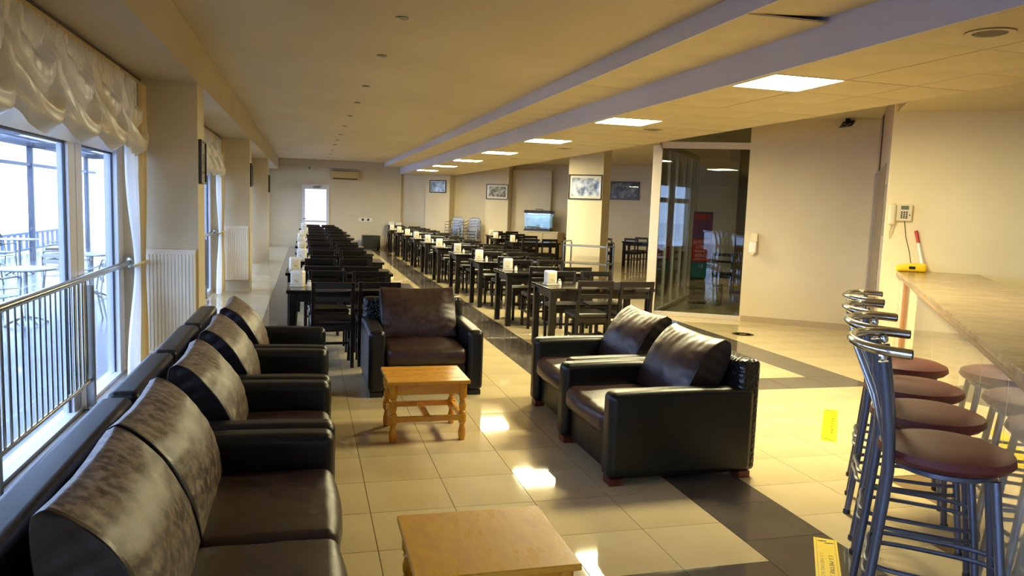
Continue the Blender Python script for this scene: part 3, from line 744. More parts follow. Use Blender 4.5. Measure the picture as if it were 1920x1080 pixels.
for k, (e, n) in enumerate(((0.452, 3.20), (0.448, 3.76), (0.445, 4.33), (0.455, 4.99))):
    lb = ['bar stool nearest the viewer, maroon seat and blue-grey frame', 'second bar stool from the viewer', 'third bar stool from the viewer', 'bar stool farthest along the bar'][k]
    if k == 0:
        o = ST[0]; o.location = EN(e, n); o.rotation_euler = (0, 0, WROT + R(-4)); o['label'] = lb
    else:
        dup(ST, EN(e, n), WROT + R([0, -3, 3, -2][k]), lb)

# ------------------------------------------------------------------ lamps
led0 = thing('ceiling_light', '', 'ceiling light', group='square ceiling light panels')
MB().box(-0.30, 0.30, -0.30, -0.285, -0.004, 0.012).box(-0.30, 0.30, 0.285, 0.30, -0.004, 0.012).box(-0.30, -0.285, -0.285, 0.285, -0.004, 0.012).box(0.285, 0.30, -0.285, 0.285, -0.004, 0.012).build('frame', WPLAST, led0, smooth=False)
B(-0.285, 0.285, -0.285, 0.285, 0.0, 0.008).build('diffuser', LEDM, led0, smooth=False)
LT = tree(led0)
for k, y in enumerate(LEDY):
    lb = 'lit square ceiling panel, %s' % (['nearest and largest in view', 'second from the viewer in view', 'third from the viewer in view', 'fourth from the viewer in view', 'fifth from the viewer in view', 'sixth from the viewer in view', 'farthest in view'][k])
    if k == 0: led0.location = (3.53, y, ZS); led0['label'] = lb
    else: dup(LT, (3.53, y, ZS), 0, lb)
bl0 = thing('added_bar_light', '', 'downlight', group='added fill lights over the bar')  # invented lamps, added out of view to brighten the wall by the bar
MB().lathe([(0.10, 0.0), (0.125, 0.0), (0.13, -0.005), (0.12, -0.008), (0.10, -0.003), (0.10, 0.0)], 20).build('trim_ring', WPLAST, bl0)
MB().lathe([(0.0, -0.002), (0.10, -0.002), (0.10, 0.0)], 20).build('lamp', emit('added_bar_glow', LED_COLOR, 75.0), bl0)
BT = tree(bl0)
for k, (x, y) in enumerate(((5.2, 5.15), (5.2, 3.2))):
    lb = 'added unseen fill light in the bar ceiling, %s' % ('nearer the wall telephone', 'nearer the viewer')[k]
    if k == 0: bl0.location = (x, y, 2.765); bl0['label'] = lb
    else: dup(BT, (x, y, 2.765), 0, lb)
spot0 = thing('spotlight', '', 'spotlight', group='ceiling spotlights')
MB().lathe([(0.028, 0.0), (0.045, 0.0), (0.05, -0.006), (0.047, -0.008), (0.03, -0.005), (0.028, 0.0)], 18).build('rim', STEEL, spot0)
MB().lathe([(0.0, -0.002), (0.03, -0.002), (0.03, 0.0)], 18).build('lamp', mat('unlit_lamp', srgb(150, 130, 100), 0.25), spot0)
SP = tree(spot0)
SPY = [5.86, 7.41, 9.4, 11.0, 12.75, 14.5, 16.4, 17.95, 19.5, 21.5, 23.4, 25.2]
for k, y in enumerate(SPY):
    lb = 'small round unlit spotlight, %s from the viewer in the main ceiling' % ORD[k]
    if k == 0: spot0.location = (0.675, y, Z0 - 0.001); spot0['label'] = lb
    else: dup(SP, (0.675 - 0.002 * k, y, Z0 - 0.001), 0, lb)
hole0 = thing('recessed_downlight', '', 'downlight', group='recessed downlights')
MB().lathe([(0.085, 0.0), (0.12, 0.0), (0.125, -0.005), (0.118, -0.008), (0.088, -0.004), (0.085, 0.0)], 24).build('trim_ring', PANELM, hole0)
MB().lathe([(0.0, -0.001), (0.087, -0.001), (0.087, 0.0)], 24).build('dark_opening', mat('downlight_hole', srgb(58, 44, 24), 0.5), hole0)
HT = tree(hole0)
for k, (x, y) in enumerate(((3.515, 3.385), (4.16, 8.85), (4.2, 12.4), (4.2, 15.7), (4.2, 18.7))):
    lb = 'dark round downlight in the low ceiling, %s from the viewer' % ORD[k]
    if k == 0: hole0.location = (x, y, ZS - 0.0005); hole0['label'] = lb
    else: dup(HT, (x, y, ZS - 0.0005), 0, lb)

# ------------------------------------------------------------------ curtains, railing, radiators
def valance(name, ya, yb, n, label):
    t = thing(name, label, 'curtain', (-1.43, 0, 0), group='ruched satin valances')
    wd = (yb - ya) / n
    for k in range(n):
        y0 = ya + wd * k
        NU, NV = 34, 40
        vs = []; fs = []
        for j in range(NV + 1):
            v = j / NV
            for i in range(NU + 1):
                u = i / NU
                a = 4 * u * (1 - u)                       # 0 at the gathered cords, 1 mid swag
                bottom = 2.13 - 0.19 * a ** 0.8
                top = 2.575
                z = top + (bottom - top) * v
                nz = noise.noise(Vector((u * 1.6 + 7 * k, v * 1.6, ya)))
                ph = (v + 0.55 * (1 - a) ** 1.2 * (1 - 0.5 * v)) * 2 * PI * 2.7 + 1.6 * nz
                drape = (math.sin(ph) + 0.35 * math.sin(2 * ph + 1)) * 0.036 * a ** 0.5 * min(1, v * 2.5) * (1 + 0.5 * nz) * (1 - max(0, v - 0.8) / 0.2)
                belly = 0.12 * a ** 0.7 * v ** 1.2 - 0.05 * (1 - a) ** 2 * v
                gather = 0.02 * math.sin(u * PI * 18) * (1 - v) ** 2 + 0.018 * math.sin(u * 2 * PI * 4.0 + v * 3) * (1 - a) * v
                z += 0.014 * math.sin(u * 34 + k) * (1 - a) * v
                roll = -0.09 * max(0, v - 0.92) * 12 * a ** 0.5
                x = 0.02 + drape + belly + gather + roll
                vs.append((x, y0 + wd * (u + 0.025 * math.sin(v * 6 + k) * a), z))
        for j in range(NV):
            for i in range(NU):
                p = j * (NU + 1) + i; fs.append((p, p + NU + 1, p + NU + 2, p + 1))
        MB().add(vs, fs).build('swag', SATIN, t, ang=80)
        MB().rbox(-0.012, 0.03, y0 + 0.01, y0 + wd - 0.01, 2.565, 2.60, 0.006).build('heading_tape', YSATIN, t)
    MB().tube([(-0.02, ya - 0.05, 2.61), (-0.02, yb, 2.61)], 0.012, 8).tube([(0.02, ya - 0.05, 2.615), (0.02, yb, 2.615)], 0.008, 8).build('curtain_rod', mat('rod_bronze', srgb(96, 76, 50), 0.4, 0.6) if 'rod_bronze' not in MATS else MATS['rod_bronze'], t)
    return t
def gathered(name, yc, label):
    t = thing(name, label, 'curtain', (-1.40, yc, 0), group='gathered side curtains')
    for (m, sgn, w0, nm) in ((SHEER, -1, 0.30, 'sheer_panel'), (YSATIN, 1, 0.13, 'gold_panel')):
        NU, NV = 40, 36; vs = []; fs = []
        for j in range(NV + 1):
            v = j / NV; z = 2.55 * (1 - v) + 0.03 * v
            k = 1 - 0.72 * math.exp(-((z - 1.02) / 0.42) ** 2)
            yo = (0.0 if sgn < 0 else 0.17) + 0.16 * math.exp(-((z - 1.0) / 0.55) ** 2) * (1 if sgn < 0 else 0.1) - 0.05 * v
            for i in range(NU + 1):
                u = i / NU
                x = 0.035 * math.sin(u * PI * (9 if sgn < 0 else 6)) * (0.5 + 0.5 * k) + (0.03 if sgn > 0 else 0)
                vs.append((x, yo + (u - 0.5) * 2 * w0 * k * 0.8, z))
        for j in range(NV):
            for i in range(NU):
                p = j * (NU + 1) + i; fs.append((p, p + NU + 1, p + NU + 2, p + 1))
        MB().add(vs, fs).build(nm, m, t, ang=80)
    MB().tube([(0.05 * math.cos(a) + 0.01, 0.17 + 0.12 * math.sin(a), 1.03 + 0.02 * math.cos(a)) for a in [2 * PI * k / 16 for k in range(16)]], 0.012, 6, closed=True).build('tie_band', YSATIN, t)
    return t
valance('curtain_valance', 1.98, 7.40, 7, 'ivory ruched satin valance over the near windows')
valance('curtain_valance', 9.6, 13.90, 5, 'ivory ruched valance over the windows between the radiators')
valance('curtain_valance', 16.1, 20.40, 5, 'ivory ruched valance over the windows past the second radiator')
gathered('side_curtain', 7.02, 'white and gold curtain tied back beside the nearest radiator')
gathered('side_curtain', 13.5, 'white tied-back curtain beside the second radiator')
gathered('side_curtain', 20.0, 'white tied-back curtain at the farthest window pillar')

def railing(label, ya, yb, x=-1.52):
    t = thing('window_railing', label, 'railing', (x, 0, 0))
    MB().tube([(0, ya, 1.02), (0, yb, 1.02)], 0.025, 12).build('handrail', CHROME, t)
    MB().tube([(0, ya, 0.262), (0, yb - 1.3, 0.262)], 0.016, 10).build('bottom_rail', CHROME, t)
    y = yb - 1.3
    while y > ya:
        MB().rbox(-0.03, 0.03, y - 0.02, y + 0.02, 0.045, 0.96, 0.006).build('post', STEEL, t)
        MB().tube([(0, y, 0.95), (0, y, 1.01)], 0.009, 8).build('post_pin', CHROME, t)
        MB().lathe([(0.05, 0.045), (0.05, 0.052), (0.03, 0.056)], 14, (0, y, 0)).build('post_flange', CHROME, t)
        q = y - 0.09
        while q > max(y - 1.75, ya):
            MB().tube([(0, q, 0.262), (0, q, 1.0)], 0.0075, 7).build('baluster', CHROME, t)
            q -= 0.098
        y -= 1.8
    MB().lathe([(0.045, 0), (0.045, 0.008), (0.026, 0.012)], 14).xf(Matrix.Translation((0, yb, 1.02)) @ Matrix.Rotation(R(90), 4, 'X')).build('wall_flange', CHROME, t)
    return t
railing('polished steel railing in front of the near windows', 1.5, 7.38)
railing('polished steel railing in front of the windows beyond the first radiator', 8.0, 13.88)

def radiator(label, y, x0=-1.385, x1=-0.968, z0=0.21, z1=1.14):
    t = thing('radiator', label, 'radiator', (0, y, 0), group='panel radiators')
    pb = MB().rbox(x0, x1, -0.09, -0.03, z0, z1, 0.006).build('panel_body', RADM, t)
    nr = 13; w_ = (x1 - x0 - 0.03) / nr
    for k in range(nr):
        xa = x0 + 0.015 + w_ * k
        MB().rbox(xa + w_ * 0.16, xa + w_ * 0.84, -0.098, -0.085, z0 + 0.03, z1 - 0.035, 0.005).build('rib', RADM, pb)
    MB().rbox(x0 - 0.004, x1 + 0.004, -0.095, -0.025, z1 - 0.012, z1 + 0.006, 0.003).build('top_grille', RADM, t)
    MB().tube([(x0 - 0.05, -0.05, 0.0), (x0 - 0.05, -0.05, z1 - 0.05), (x0 - 0.02, -0.05, z1 - 0.03), (x0 + 0.005, -0.05, z1 - 0.03)], 0.011, 8).build('pipe', RADM, t)
    MB().tube([(x0 - 0.02, -0.05, z1 - 0.03), (x0 - 0.055, -0.085, z1 - 0.03)], 0.018, 10).build('valve', BLACKP, t)
    for s in (0.2, 0.8):
        xx = x0 + (x1 - x0) * s; MB().box(xx - 0.015, xx + 0.015, -0.03, 0.0, z0 + 0.1, z1 - 0.1).build('bracket', RADM, t, smooth=False)
    return t
radiator('cream panel radiator on the nearest window pillar', 7.418)
radiator('cream panel radiator on the second window pillar', 13.917)

# ------------------------------------------------------------------ pictures
def picture(label, loc, rz, wd, ht, pm, mount=0.05, fm=None, name='framed_picture', border=0.03):
    # local: front toward -y, centred, back at y=0
    t = thing(name, label, 'picture', loc, rz)
    fm = fm or FRAMEB; b = border
    MB().rbox(-wd / 2, wd / 2, -0.03, 0, ht / 2 - b, ht / 2, 0.004).build('frame_bar', fm, t)
    MB().rbox(-wd / 2, wd / 2, -0.03, 0, -ht / 2, -ht / 2 + b, 0.004).build('frame_bar', fm, t)
    MB().rbox(-wd / 2, -wd / 2 + b, -0.03, 0, -ht / 2 + b, ht / 2 - b, 0.004).build('frame_bar', fm, t)
    MB().rbox(wd / 2 - b, wd / 2, -0.03, 0, -ht / 2 + b, ht / 2 - b, 0.004).build('frame_bar', fm, t)
    B(-wd / 2 + b, wd / 2 - b, -0.012, 0, -ht / 2 + b, ht / 2 - b).build('mount', MOUNT, t, smooth=False)
    m_ = b + mount
    B(-wd / 2 + m_, wd / 2 - m_, -0.016, -0.012, -ht / 2 + m_, ht / 2 - m_).build('print', pm, t, smooth=False)
    B(-wd / 2 + b, wd / 2 - b, -0.022, -0.020, -ht / 2 + b, ht / 2 - b).build('glazing', PICGL, t, smooth=False)
    return t
picture('black framed print on the nearest window pillar', (-0.95, 7.64, 1.94), PI / 2, 0.36, 0.40, PICG, 0.03, border=0.02)
picture('black framed print on the second window pillar', (-0.95, 14.15, 2.02), PI / 2, 0.36, 0.40, PICG, 0.03, border=0.02)
picture('black framed print on the farthest window pillar', (-0.95, 20.65, 2.0), PI / 2, 0.36, 0.45, PICG, 0.03, border=0.02)
picture('large framed misty blue print on the free-standing column', EN(-4.56, 14.57, 2.07), WROT, 0.69, 0.49, PICA, 0.045, border=0.022)
picture('framed grey landscape print on the middle column', EN(-10.34, 23.3, 2.11), WROT, 0.80, 0.51, PICB, 0.06, border=0.03)
picture('small blue framed picture on the farthest column', EN(-12.6, 23.35, 2.24), WROT, 0.64, 0.43, PICD, 0.02, border=0.03)
picture('dark mountain painting in a brown frame on the wing wall', EN(-6.12, 23.75, 2.26), WROT, 0.94, 0.58, PICC, 0.0, border=0.045)
picture('blue framed picture on the wall behind the glass partition', EN(-1.25, 16.4, 2.05), WROT, 0.72, 0.45, PICD, 0.02, border=0.03)

# ------------------------------------------------------------------ wall fittings
ac = thing('air_conditioner', 'yellowed wall air conditioner high on the far wall', 'air conditioner', (1.28, YF, 2.5))
MB().rbox(-0.48, 0.48, -0.2, 0, -0.14, 0.16, 0.03, 2).build('body', mat('aged_plastic', srgb(206, 178, 110), 0.4), ac)
for z in (-0.05, -0.02, 0.01, 0.04): MB().box(-0.42, 0.42, -0.208, -0.198, z, z + 0.012).build('louvre', MATS['aged_plastic'], ac, smooth=False)
MB().box(-0.42, 0.42, -0.206, -0.198, -0.125, -0.085).build('air_slot', BLACKP, ac, smooth=False)
sk = thing('wall_socket', 'white double wall socket on the far wall', 'socket', (2.0, YF, 1.0))
MB().rbox(-0.24, 0.24, -0.012, 0, -0.06, 0.06, 0.004).build('plate', WPLAST, sk)
for x in (-0.09, 0.1): MB().lathe([(0, 0), (0.045, 0), (0.045, 0.006), (0, 0.006)], 12).xf(Matrix.Translation((x, -0.012, 0)) @ Matrix.Rotation(R(90), 4, 'X')).build('socket_hole', BLACKP, sk)
vt = thing('wall_vent', 'small dark pipe hole high on the far wall', 'vent', (0.08, YF, 2.73))
MB().lathe([(0.03, 0), (0.05, 0), (0.05, 0.012), (0.03, 0.012)], 12).xf(Matrix.Rotation(R(90), 4, 'X')).build('collar', STEEL, vt)
MB().lathe([(0, 0.002), (0.03, 0.002), (0.03, 0.004), (0, 0.004)], 12).xf(Matrix.Rotation(R(90), 4, 'X')).build('opening', BLACKP, vt)
co = thing('coiled_cable', 'coil of loose wire hanging near the top of the cream wall', 'cable', EN(0.1, 12.1, 3.0), WROT)
for k in range(7):
    a0 = random.uniform(0, 6.28); rr = random.uniform(0.04, 0.1)
    pts = [(rr * math.cos(a) * 1.1 + random.uniform(-.01, .01), -0.05 - 0.03 * math.sin(a * 2 + a0), rr * 0.55 * math.sin(a + a0 * 0.3) - 0.02) for a in [2 * PI * i / 14 for i in range(14)]]
    MB().tube(pts, 0.0045, 5, closed=True).build('loop', DKMETAL, co)
MB().rbox(-0.03, 0.03, -0.03, 0, -0.01, 0.06, 0.004).build('clip', DKMETAL, co)
dp = thing('soap_dispenser', 'white soap dispenser on the cream wall beside the glass', 'dispenser', EN(-1.08, 12.1, 1.0), WROT)
MB().rbox(-0.055, 0.055, -0.10, 0, 0.06, 0.24, 0.025, 2).build('body', WPLAST, dp)
MB().rbox(-0.04, 0.06, -0.06, 0, 0.23, 0.36, 0.012, 2).build('bracket', PLAST, dp)
MB().rbox(-0.025, 0.025, -0.12, -0.04, 0.03, 0.065, 0.008).build('push_lever', PLAST, dp)

ph = thing('wall_telephone', 'cream wall telephone with keypad and hanging handset beside the lift', 'telephone', EN(0.66, 9.1, 1.71), WROT)
MB().rbox(-0.05, 0.11, -0.05, 0, -0.085, 0.09, 0.01, 2).build('body', PLAST, ph)
hs_ = MB().rbox(-0.115, -0.045, -0.085, -0.02, -0.13, 0.095, 0.022, 2).build('handset', PLAST, ph)
MB().rbox(0.0, 0.075, -0.053, -0.049, 0.035, 0.075, 0.001).build('display', mat('phone_display', srgb(110, 108, 80), 0.4), ph)
for r_ in range(4):
    for c_ in range(3):
        MB().rbox(0.002 + 0.024 * c_, 0.018 + 0.024 * c_, -0.055, -0.049, -0.058 + 0.02 * r_, -0.045 + 0.02 * r_, 0.001).build('key', BLACKP, ph)
MB().rbox(0.082, 0.092, -0.054, -0.049, -0.03, -0.015, 0.001).build('key', BLACKP, ph)
MB().tube([(-0.085, -0.05, -0.13), (-0.1, -0.04, -0.2), (-0.09, -0.03, -0.27), (-0.07, -0.03, -0.22), (-0.055, -0.04, -0.14)], 0.006, 6).build('coiled_cord', PLAST, hs_)
MB().tube([(0.045, -0.02, -0.085), (0.07, -0.015, -0.25), (0.12, -0.012, -0.42), (0.15, -0.012, -0.58)], 0.0035, 5).build('line_cord', DKMETAL, ph)

dpn = thing('dustpan', 'yellow dustpan with long white handle and red grip on the bar end', 'dustpan', EN(0.80, 8.9, 1.10), WROT)
MB().rbox(-0.15, 0.14, -0.02, 0.12, 0.0, 0.09, 0.03, 2, div=(6, 3, 2), fn=lambda x, y, z: (x, y, z * (1 - 0.35 * max(0, -x / 0.15)))).build('pan', YELP, dpn)
MB().tube([(0.10, 0.05, 0.06), (0.05, 0.13, 0.30)], 0.014, 10).build('handle', WPLAST, dpn)
MB().tube([(0.05, 0.13, 0.30), (0.022, 0.172, 0.425)], [0.017, 0.019], 10).build('grip', REDP, dpn)
MB().rbox(-0.03, 0.03, -0.025, -0.015, 0.03, 0.06, 0.003).build('mark', BLACKP, dpn)

# ------------------------------------------------------------------ floor markings
def sticker(label, c, rz, L, Wd, m):
    t = thing('floor_sticker', label, 'sticker', (c[0], c[1], 0.0), rz)
    MB().rbox(-L / 2, L / 2, -Wd / 2, Wd / 2, 0.0003, 0.0018, 0.0004).build('vinyl', m, t)
    for s in (-1, 1):
        B(-L / 2 + 0.008, L / 2 - 0.008, s * (Wd / 2 - 0.012) - 0.0012, s * (Wd / 2 - 0.012) + 0.0012, 0.0018, 0.0021).build('border_line', INKL, t, smooth=False)
    text('lettering', '1.5 METRE SOSYAL MESAFE', Wd * 0.26, INK, t, (0, Wd * 0.16, 0.0022), (0, 0, 0), 0.0002, width=L * 0.72 / (Wd * 0.26 * 14.5))
    text('lettering', '1.5 METRE SOCIAL DISTANCE', Wd * 0.20, INKL, t, (0, -Wd * 0.22, 0.0022), (0, 0, 0), 0.0002, width=L * 0.70 / (Wd * 0.20 * 15.0))
    for s in (-1, 1):
        for q in (-1, 1):
            mb = MB().lathe([(0.0, 0.0018), (0.011, 0.0018), (0.011, 0.0024), (0.0, 0.0024)], 12, sx=0.5, sy=2.2)
            mb.xf(Matrix.Translation((s * (L / 2 - 0.045) + q * 0.009, q * 0.016, 0)) @ Matrix.Rotation(R(12), 4, 'Z')).build('footprint', INK, t)
    return t
# long axes run toward the camera; lettering reads from the right-hand side
a0 = math.atan2(5.405 - 4.632, 4.334 - 3.715)
sticker('yellow distance sticker lying on the cream tiles', (4.02, 5.02), a0 + PI, 1.0, 0.11, YSTICK2)
sticker('yellow distance sticker on the dark stripe at the foot of the bar stools', (2.29, 2.78), math.atan2(0.78, 0.55) + PI, 0.95, 0.11, YSTICK)
rg = thing('floor_ring', 'black round ring mark on the floor before the glass partition', 'floor mark', (5.80, 9.14, 0))
MB().lathe([(0.105, 0.0003), (0.15, 0.0003), (0.15, 0.0015), (0.105, 0.0015), (0.105, 0.0003)], 32).build('ring', INK, rg)
MB().box(-0.05, 0.05, -0.02, 0.02, 0.0003, 0.0012).build('inner_mark', INKL, rg, smooth=False)

# ------------------------------------------------------------------ far and right furniture
ot = thing('ottoman', 'black leather cube ottoman against the far wall', 'ottoman', (2.15, 26.75, 0))
MB().rbox(-0.30, 0.30, -0.28, 0.28, 0.03, 0.44, 0.03, 2).build('body', LEATHER, ot)
MB().rbox(-0.305, 0.305, -0.285, 0.285, 0.43, 0.48, 0.02, 2).build('padded_lid', LEATHER, ot)
for sx in (-1, 1):
    for sy in (-1, 1): MB().box(sx * 0.25 - 0.02, sx * 0.25 + 0.02, sy * 0.23 - 0.02, sy * 0.23 + 0.02, 0, 0.035).build('foot', BLACKP, ot, smooth=False)
def trolley(label, loc, rz, wx, wy, h, shelves, name='serving_trolley', tray=False):
    t = thing(name, label, 'trolley', loc, rz)
    for sx in (-1, 1):
        for sy in (-1, 1):
            MB().tube([(sx * wx / 2, sy * wy / 2, 0.06), (sx * wx / 2, sy * wy / 2, h)], 0.016, 8).build('post', STEEL, t)
            MB().lathe([(0.0, 0.0), (0.018, 0.008), (0.024, 0.03), (0.018, 0.052), (0.0, 0.06)], 10, (sx * wx / 2, sy * wy / 2, 0)).build('castor', BLACKP, t)
    for z in shelves:
        MB().rbox(-wx / 2, wx / 2, -wy / 2, wy / 2, z, z + 0.025, 0.004).build('shelf', STEEL, t)
    for sx in (-1, 1):
        MB().tube([(sx * wx / 2, -wy / 2, h), (sx * wx / 2, -wy / 2 + 0.03, h + 0.03), (sx * wx / 2, wy / 2 - 0.03, h + 0.03), (sx * wx / 2, wy / 2, h)], 0.014, 8).build('push_handle', STEEL, t)
    return t
trolley('stainless steel serving trolley in front of the free-standing column', EN(-4.23, 13.9, 0), WROT, 0.85, 0.45, 0.99, (0.28, 0.60, 0.93))
st = thing('side_stand', 'small dark side stand with white boxes by the far corner', 'stand', (3.0, 26.9, 0))
B(-0.28, 0.28, -0.2, 0.2, 0.82, 0.85).build('stand_top', BLKWOOD, st, smooth=False)
for sx in (-1, 1):
    for sy in (-1, 1): MB().tube([(sx * 0.30, sy * 0.22, 0), (sx * 0.2, sy * 0.16, 0.82)], 0.014, 6).build('leg', DKMETAL, st)
B(-0.2, 0.2, -0.14, 0.14, 0.4, 0.42).build('lower_shelf', BLKWOOD, st, smooth=False)
for k, x in enumerate((-0.14, 0.1)):
    bx = thing('white_box', ['left white box on the side stand', 'right white box on the side stand'][k], 'box', (3.0 + x, 26.9, 0.85), 0, 'boxes on the side stand')
    MB().rbox(-0.1, 0.1, -0.1, 0.1, 0, 0.13 - 0.03 * k, 0.006).build('body', WPLAST, bx); MB().rbox(-0.105, 0.105, -0.105, 0.105, 0.11 - 0.03 * k, 0.14 - 0.03 * k, 0.006).build('lid', PLAST, bx)
cb = thing('cabinet', 'low beige cabinet carrying the aquarium', 'cabinet', EN(-8.79, 23.2, 0), WROT)
MB().rbox(-0.74, 0.74, -0.22, 0.3, 0.05, 0.85, 0.006).build('body', CABM, cb)
MB().rbox(-0.77, 0.77, -0.25, 0.3, 0.85, 0.885, 0.006).build('cabinet_top', CABM, cb)
for k in range(3):
    d_ = MB().rbox(-0.72 + 0.485 * k, -0.25 + 0.485 * k, -0.238, -0.218, 0.08, 0.82, 0.004).build('door', CABM, cb)
    MB().rbox(-0.31 + 0.485 * k, -0.29 + 0.485 * k, -0.255, -0.236, 0.45, 0.55, 0.004).build('handle', STEEL, d_)
B(-0.7, 0.7, -0.2, 0.28, 0, 0.05).build('plinth', BLACKP, cb, smooth=False)
aq = thing('aquarium', 'small lit aquarium with black lid on the beige cabinet', 'aquarium', EN(-8.77, 23.15, 0.885), WROT)
MB().rbox(-0.45, 0.45, -0.17, 0.17, 0, 0.05, 0.006).build('base', BLACKP, aq)
MB().rbox(-0.46, 0.46, -0.18, 0.18, 0.56, 0.66, 0.03, 2).build('lid', BLACKP, aq)
MB().tube([(-0.12, 0, 0.66), (-0.12, 0, 0.70), (0.12, 0, 0.70), (0.12, 0, 0.66)], 0.012, 6).build('carry_handle', BLACKP, aq)
for (x0, x1, y0, y1) in ((-0.445, 0.445, -0.168, -0.16), (-0.445, 0.445, 0.16, 0.168), (-0.445, -0.437, -0.16, 0.16), (0.437, 0.445, -0.16, 0.16)):
    B(x0, x1, y0, y1, 0.05, 0.56).build('pane', AQGL, aq, smooth=False)
B(-0.43, 0.43, 0.10, 0.15, 0.05, 0.50).build('backdrop', WATER, aq, smooth=False)
B(-0.38, 0.38, -0.05, 0.05, 0.545, 0.558).build('lamp_tube', AQLAMP, aq, smooth=False)
MB().rbox(-0.43, 0.43, -0.155, 0.10, 0.05, 0.12, 0.02).build('gravel', GRANITE, aq)

def patio_chair(name='patio_chair', seat=True):
    t = thing(name, '', 'patio chair', group='metal patio chairs')
    for s in (-1, 1):
        MB().tube([(s * 0.25, -0.24, 0.0), (s * 0.245, -0.2, 0.42), (s * 0.265, -0.2, 0.64), (s * 0.27, -0.12, 0.67), (s * 0.265, 0.12, 0.66), (s * 0.22, 0.24, 0.72)], 0.011, 7).build('arm_tube', ALU, t)
        MB().tube([(s * 0.24, 0.27, 0.0), (s * 0.225, 0.2, 0.40), (s * 0.21, 0.24, 0.70), (s * 0.16, 0.27, 0.80)], 0.011, 7).build('rear_leg', ALU, t)
    MB().tube([(-0.16, 0.27, 0.80), (-0.08, 0.285, 0.815), (0.08, 0.285, 0.815), (0.16, 0.27, 0.80)], 0.011, 7).build('top_tube', ALU, t)
    for k in range(5):
        y = -0.19 + 0.085 * k; MB().rbox(-0.21, 0.21, y - 0.028, y + 0.028, 0.415, 0.427, 0.003).build('seat_slat', ALU, t)
    for k in range(3):
        z = 0.53 + 0.09 * k; MB().rbox(-0.19, 0.19, 0.235 + 0.012 * k, 0.246 + 0.012 * k, z, z + 0.06, 0.003).build('back_slat', ALU, t)
    return t
PC = tree(patio_chair())
pcn = 0
def put_pc(loc, rz, lb, group):
    global pcn
    if pcn == 0: o = PC[0]; o.location = loc; o.rotation_euler = (0, 0, rz); o['label'] = lb; o['group'] = group
    else: dup(PC, loc, rz, lb, group)
    pcn += 1
for s in range(2):
    for k in range(5):
        p = EN(-11.72 + 0.64 * s, 22.95, 0.10 * k)
        put_pc(tuple(p), WROT + R(4 * s), 'metal chair, %s from the bottom of the %s stack by the wall' % (ORD[k], ('left', 'right')[s]), 'stacked metal chairs')

# behind the glass: poster stand, basket, chair
ps2 = thing('poster_stand', 'red and teal poster stand seen through the glass partition', 'poster', (6.93, 12.45, 0), R(-25)); ps2.scale = (0.78, 1, 1)
B(-0.22, 0.22, -0.01, 0.01, 0.06, 1.66).build('backing', BLACKP, ps2, smooth=False)
B(-0.21, 0.21, -0.016, -0.01, 1.18, 1.64).build('upper_print', SIGNM, ps2, smooth=False)
B(-0.20, 0.12, -0.02, -0.016, 1.52, 1.62).build('banner', SIGNR, ps2, smooth=False)
B(-0.205, 0.205, -0.018, -0.01, 0.76, 1.17).build('red_notice', SIGNR, ps2, smooth=False)
B(-0.205, 0.205, -0.018, -0.01, 0.47, 0.75).build('teal_notice', SIGNT, ps2, smooth=False)
for (s_, z, sz) in (('ELLER\u0130N\u0130Z\u0130', 1.11, 0.072), ('L\u00dcTFEN', 1.02, 0.078), ('DEZENFEKTE', 0.945, 0.05), ('ED\u0130N\u0130Z', 0.865, 0.078), ('14', 0.67, 0.11)):
    text('lettering', s_, sz, WHITEI, ps2, (0, -0.0195, z), (R(90), 0, 0), 0.0006)
B(-0.15, 0.15, -0.0185, -0.0175, 0.80, 0.806).build('rule_line', WHITEI, ps2, smooth=False)
B(-0.24, 0.24, -0.14, 0.14, 0, 0.03).build('foot_plate', DKMETAL, ps2, smooth=False)
B(-0.02, 0.02, -0.0, 0.02, 0.03, 0.1).build('stem', DKMETAL, ps2, smooth=False)
bk = thing('waste_bin', 'flower-patterned bin at the foot of the poster stand', 'bin', (7.05, 12.12, 0))
MB().lathe([(0.13, 0), (0.135, 0.01), (0.155, 0.36), (0.16, 0.37), (0.15, 0.37), (0.14, 0.05), (0.0, 0.05)], 20).build('body', BASKET, bk)
MB().lathe([(0.15, 0.36), (0.165, 0.36), (0.165, 0.385), (0.15, 0.385), (0.15, 0.36)], 20).build('rim', DKMETAL, bk)
dup(CH, (8.0, 13.5, 0), R(150), 'dark chair standing behind the glass partition')

# ------------------------------------------------------------------ terrace outside the windows
struct('floor_terrace', B(-16, XW - 0.2, -14, 45, -0.25, -0.08), DECK, 'pale paved terrace outside the windows', 'terrace')
struct('ground', B(-90, -16, -90, 120, -0.4, -0.2), WHITEB, 'bright ground beyond the terrace', 'ground')
pg = thing('pergola', 'blue-grey terrace pergola seen through the windows', 'pergola', (-6.5, 0, -0.08))
for y in (1.5, 6.4, 11.3, 16.2, 21.1, 26.0):
    MB().rbox(-0.06, 0.06, y - 0.06, y + 0.06, 0, 2.75, 0.01).build('post', PERG, pg)
    MB().rbox(-0.05, 4.55, y - 0.05, y + 0.05, 2.72, 2.86, 0.01).build('rafter', PERG, pg)
MB().rbox(-0.08, 0.08, 0.5, 27, 2.75, 2.92, 0.01).build('beam', PERG, pg)
MB().rbox(-0.04, 0.04, 0.5, 27, 2.28, 2.36, 0.01).build('cross_rail', PERG, pg)
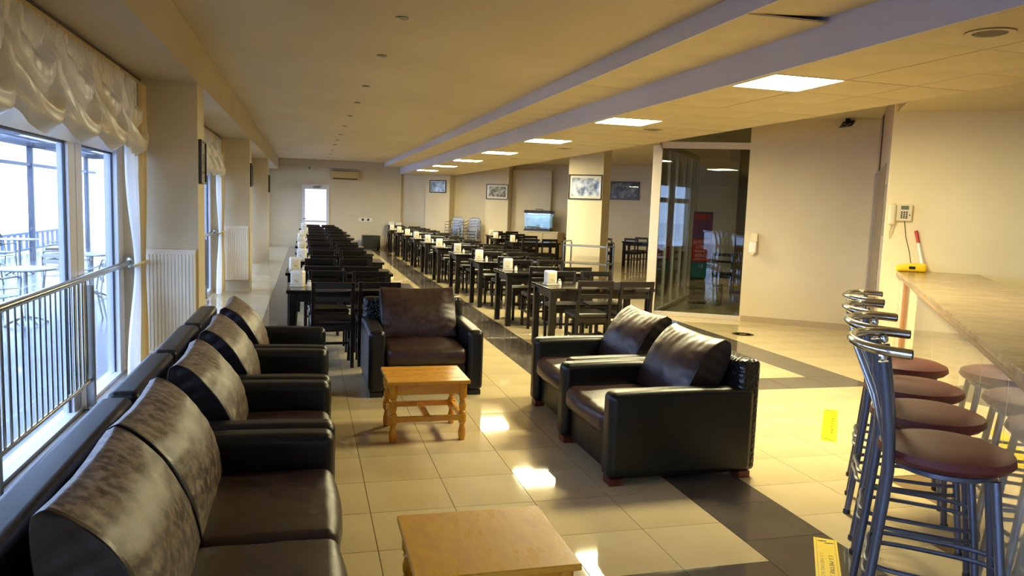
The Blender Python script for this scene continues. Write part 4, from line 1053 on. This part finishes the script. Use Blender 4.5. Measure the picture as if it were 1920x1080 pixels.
for k in range(11):
    MB().rbox(0.2 + 0.4 * k, 0.36 + 0.4 * k, 0.5, 27, 2.88, 2.91, 0.005).build('roof_slat', PERG, pg)
fe = thing('terrace_fence', 'low pale terrace fence beyond the metal chairs', 'fence', (-7.4, 0, -0.08))
MB().rbox(-0.03, 0.03, 0.5, 27, 0.50, 0.56, 0.005).build('top_rail', FENCE, fe)
MB().rbox(-0.03, 0.03, 0.5, 27, 0.06, 0.12, 0.005).build('bottom_rail', FENCE, fe)
for k in range(60): MB().box(-0.01, 0.01, 0.6 + 0.44 * k, 0.78 + 0.44 * k, 0.12, 0.5).build('fence_board', FENCE, fe, smooth=False)
def patio_table(loc, lb):
    t = thing('patio_table', lb, 'patio table', (*loc, -0.08), group='terrace tables')
    MB().lathe([(0.0, 0.70), (0.35, 0.70), (0.36, 0.71), (0.35, 0.725), (0.0, 0.725)], 24).build('table_top', ALU, t)
    MB().tube([(0, 0, 0.04), (0, 0, 0.7)], 0.025, 10).build('column', ALU, t)
    for k in range(4):
        a = PI / 4 + k * PI / 2; MB().tube([(0, 0, 0.1), (0.16 * math.cos(a), 0.16 * math.sin(a), 0.06), (0.28 * math.cos(a), 0.28 * math.sin(a), 0.0)], 0.014, 6).build('foot', ALU, t)
TT = [((-3.45, 10.9), 'terrace table nearest the window'), ((-3.35, 13.6), 'terrace table seen past the window mullion'), ((-5.6, 17.4), 'terrace table by the fence')]
for k, (p, lb) in enumerate(TT):
    patio_table(p, lb)
    for q, a in enumerate((20, 140, 250)):
        put_pc((p[0] + 0.62 * math.cos(R(a)), p[1] + 0.62 * math.sin(R(a)), -0.08), R(a - 90), 'metal terrace chair, %s at the %s' % (ORD[q], lb), 'metal terrace chairs')
aw = thing('awning', 'faded red awning stripe beyond the pergola', 'awning', (-12.0, 20, 2.6))
MB().rbox(-0.8, 0.8, -6, 6, 0.0, 0.06, 0.02).build('canopy', AWN, aw)
for y in (-5.8, 5.8): MB().tube([(0, y, -2.8), (0, y, 0.0)], 0.04, 8).build('post', PERG, aw)
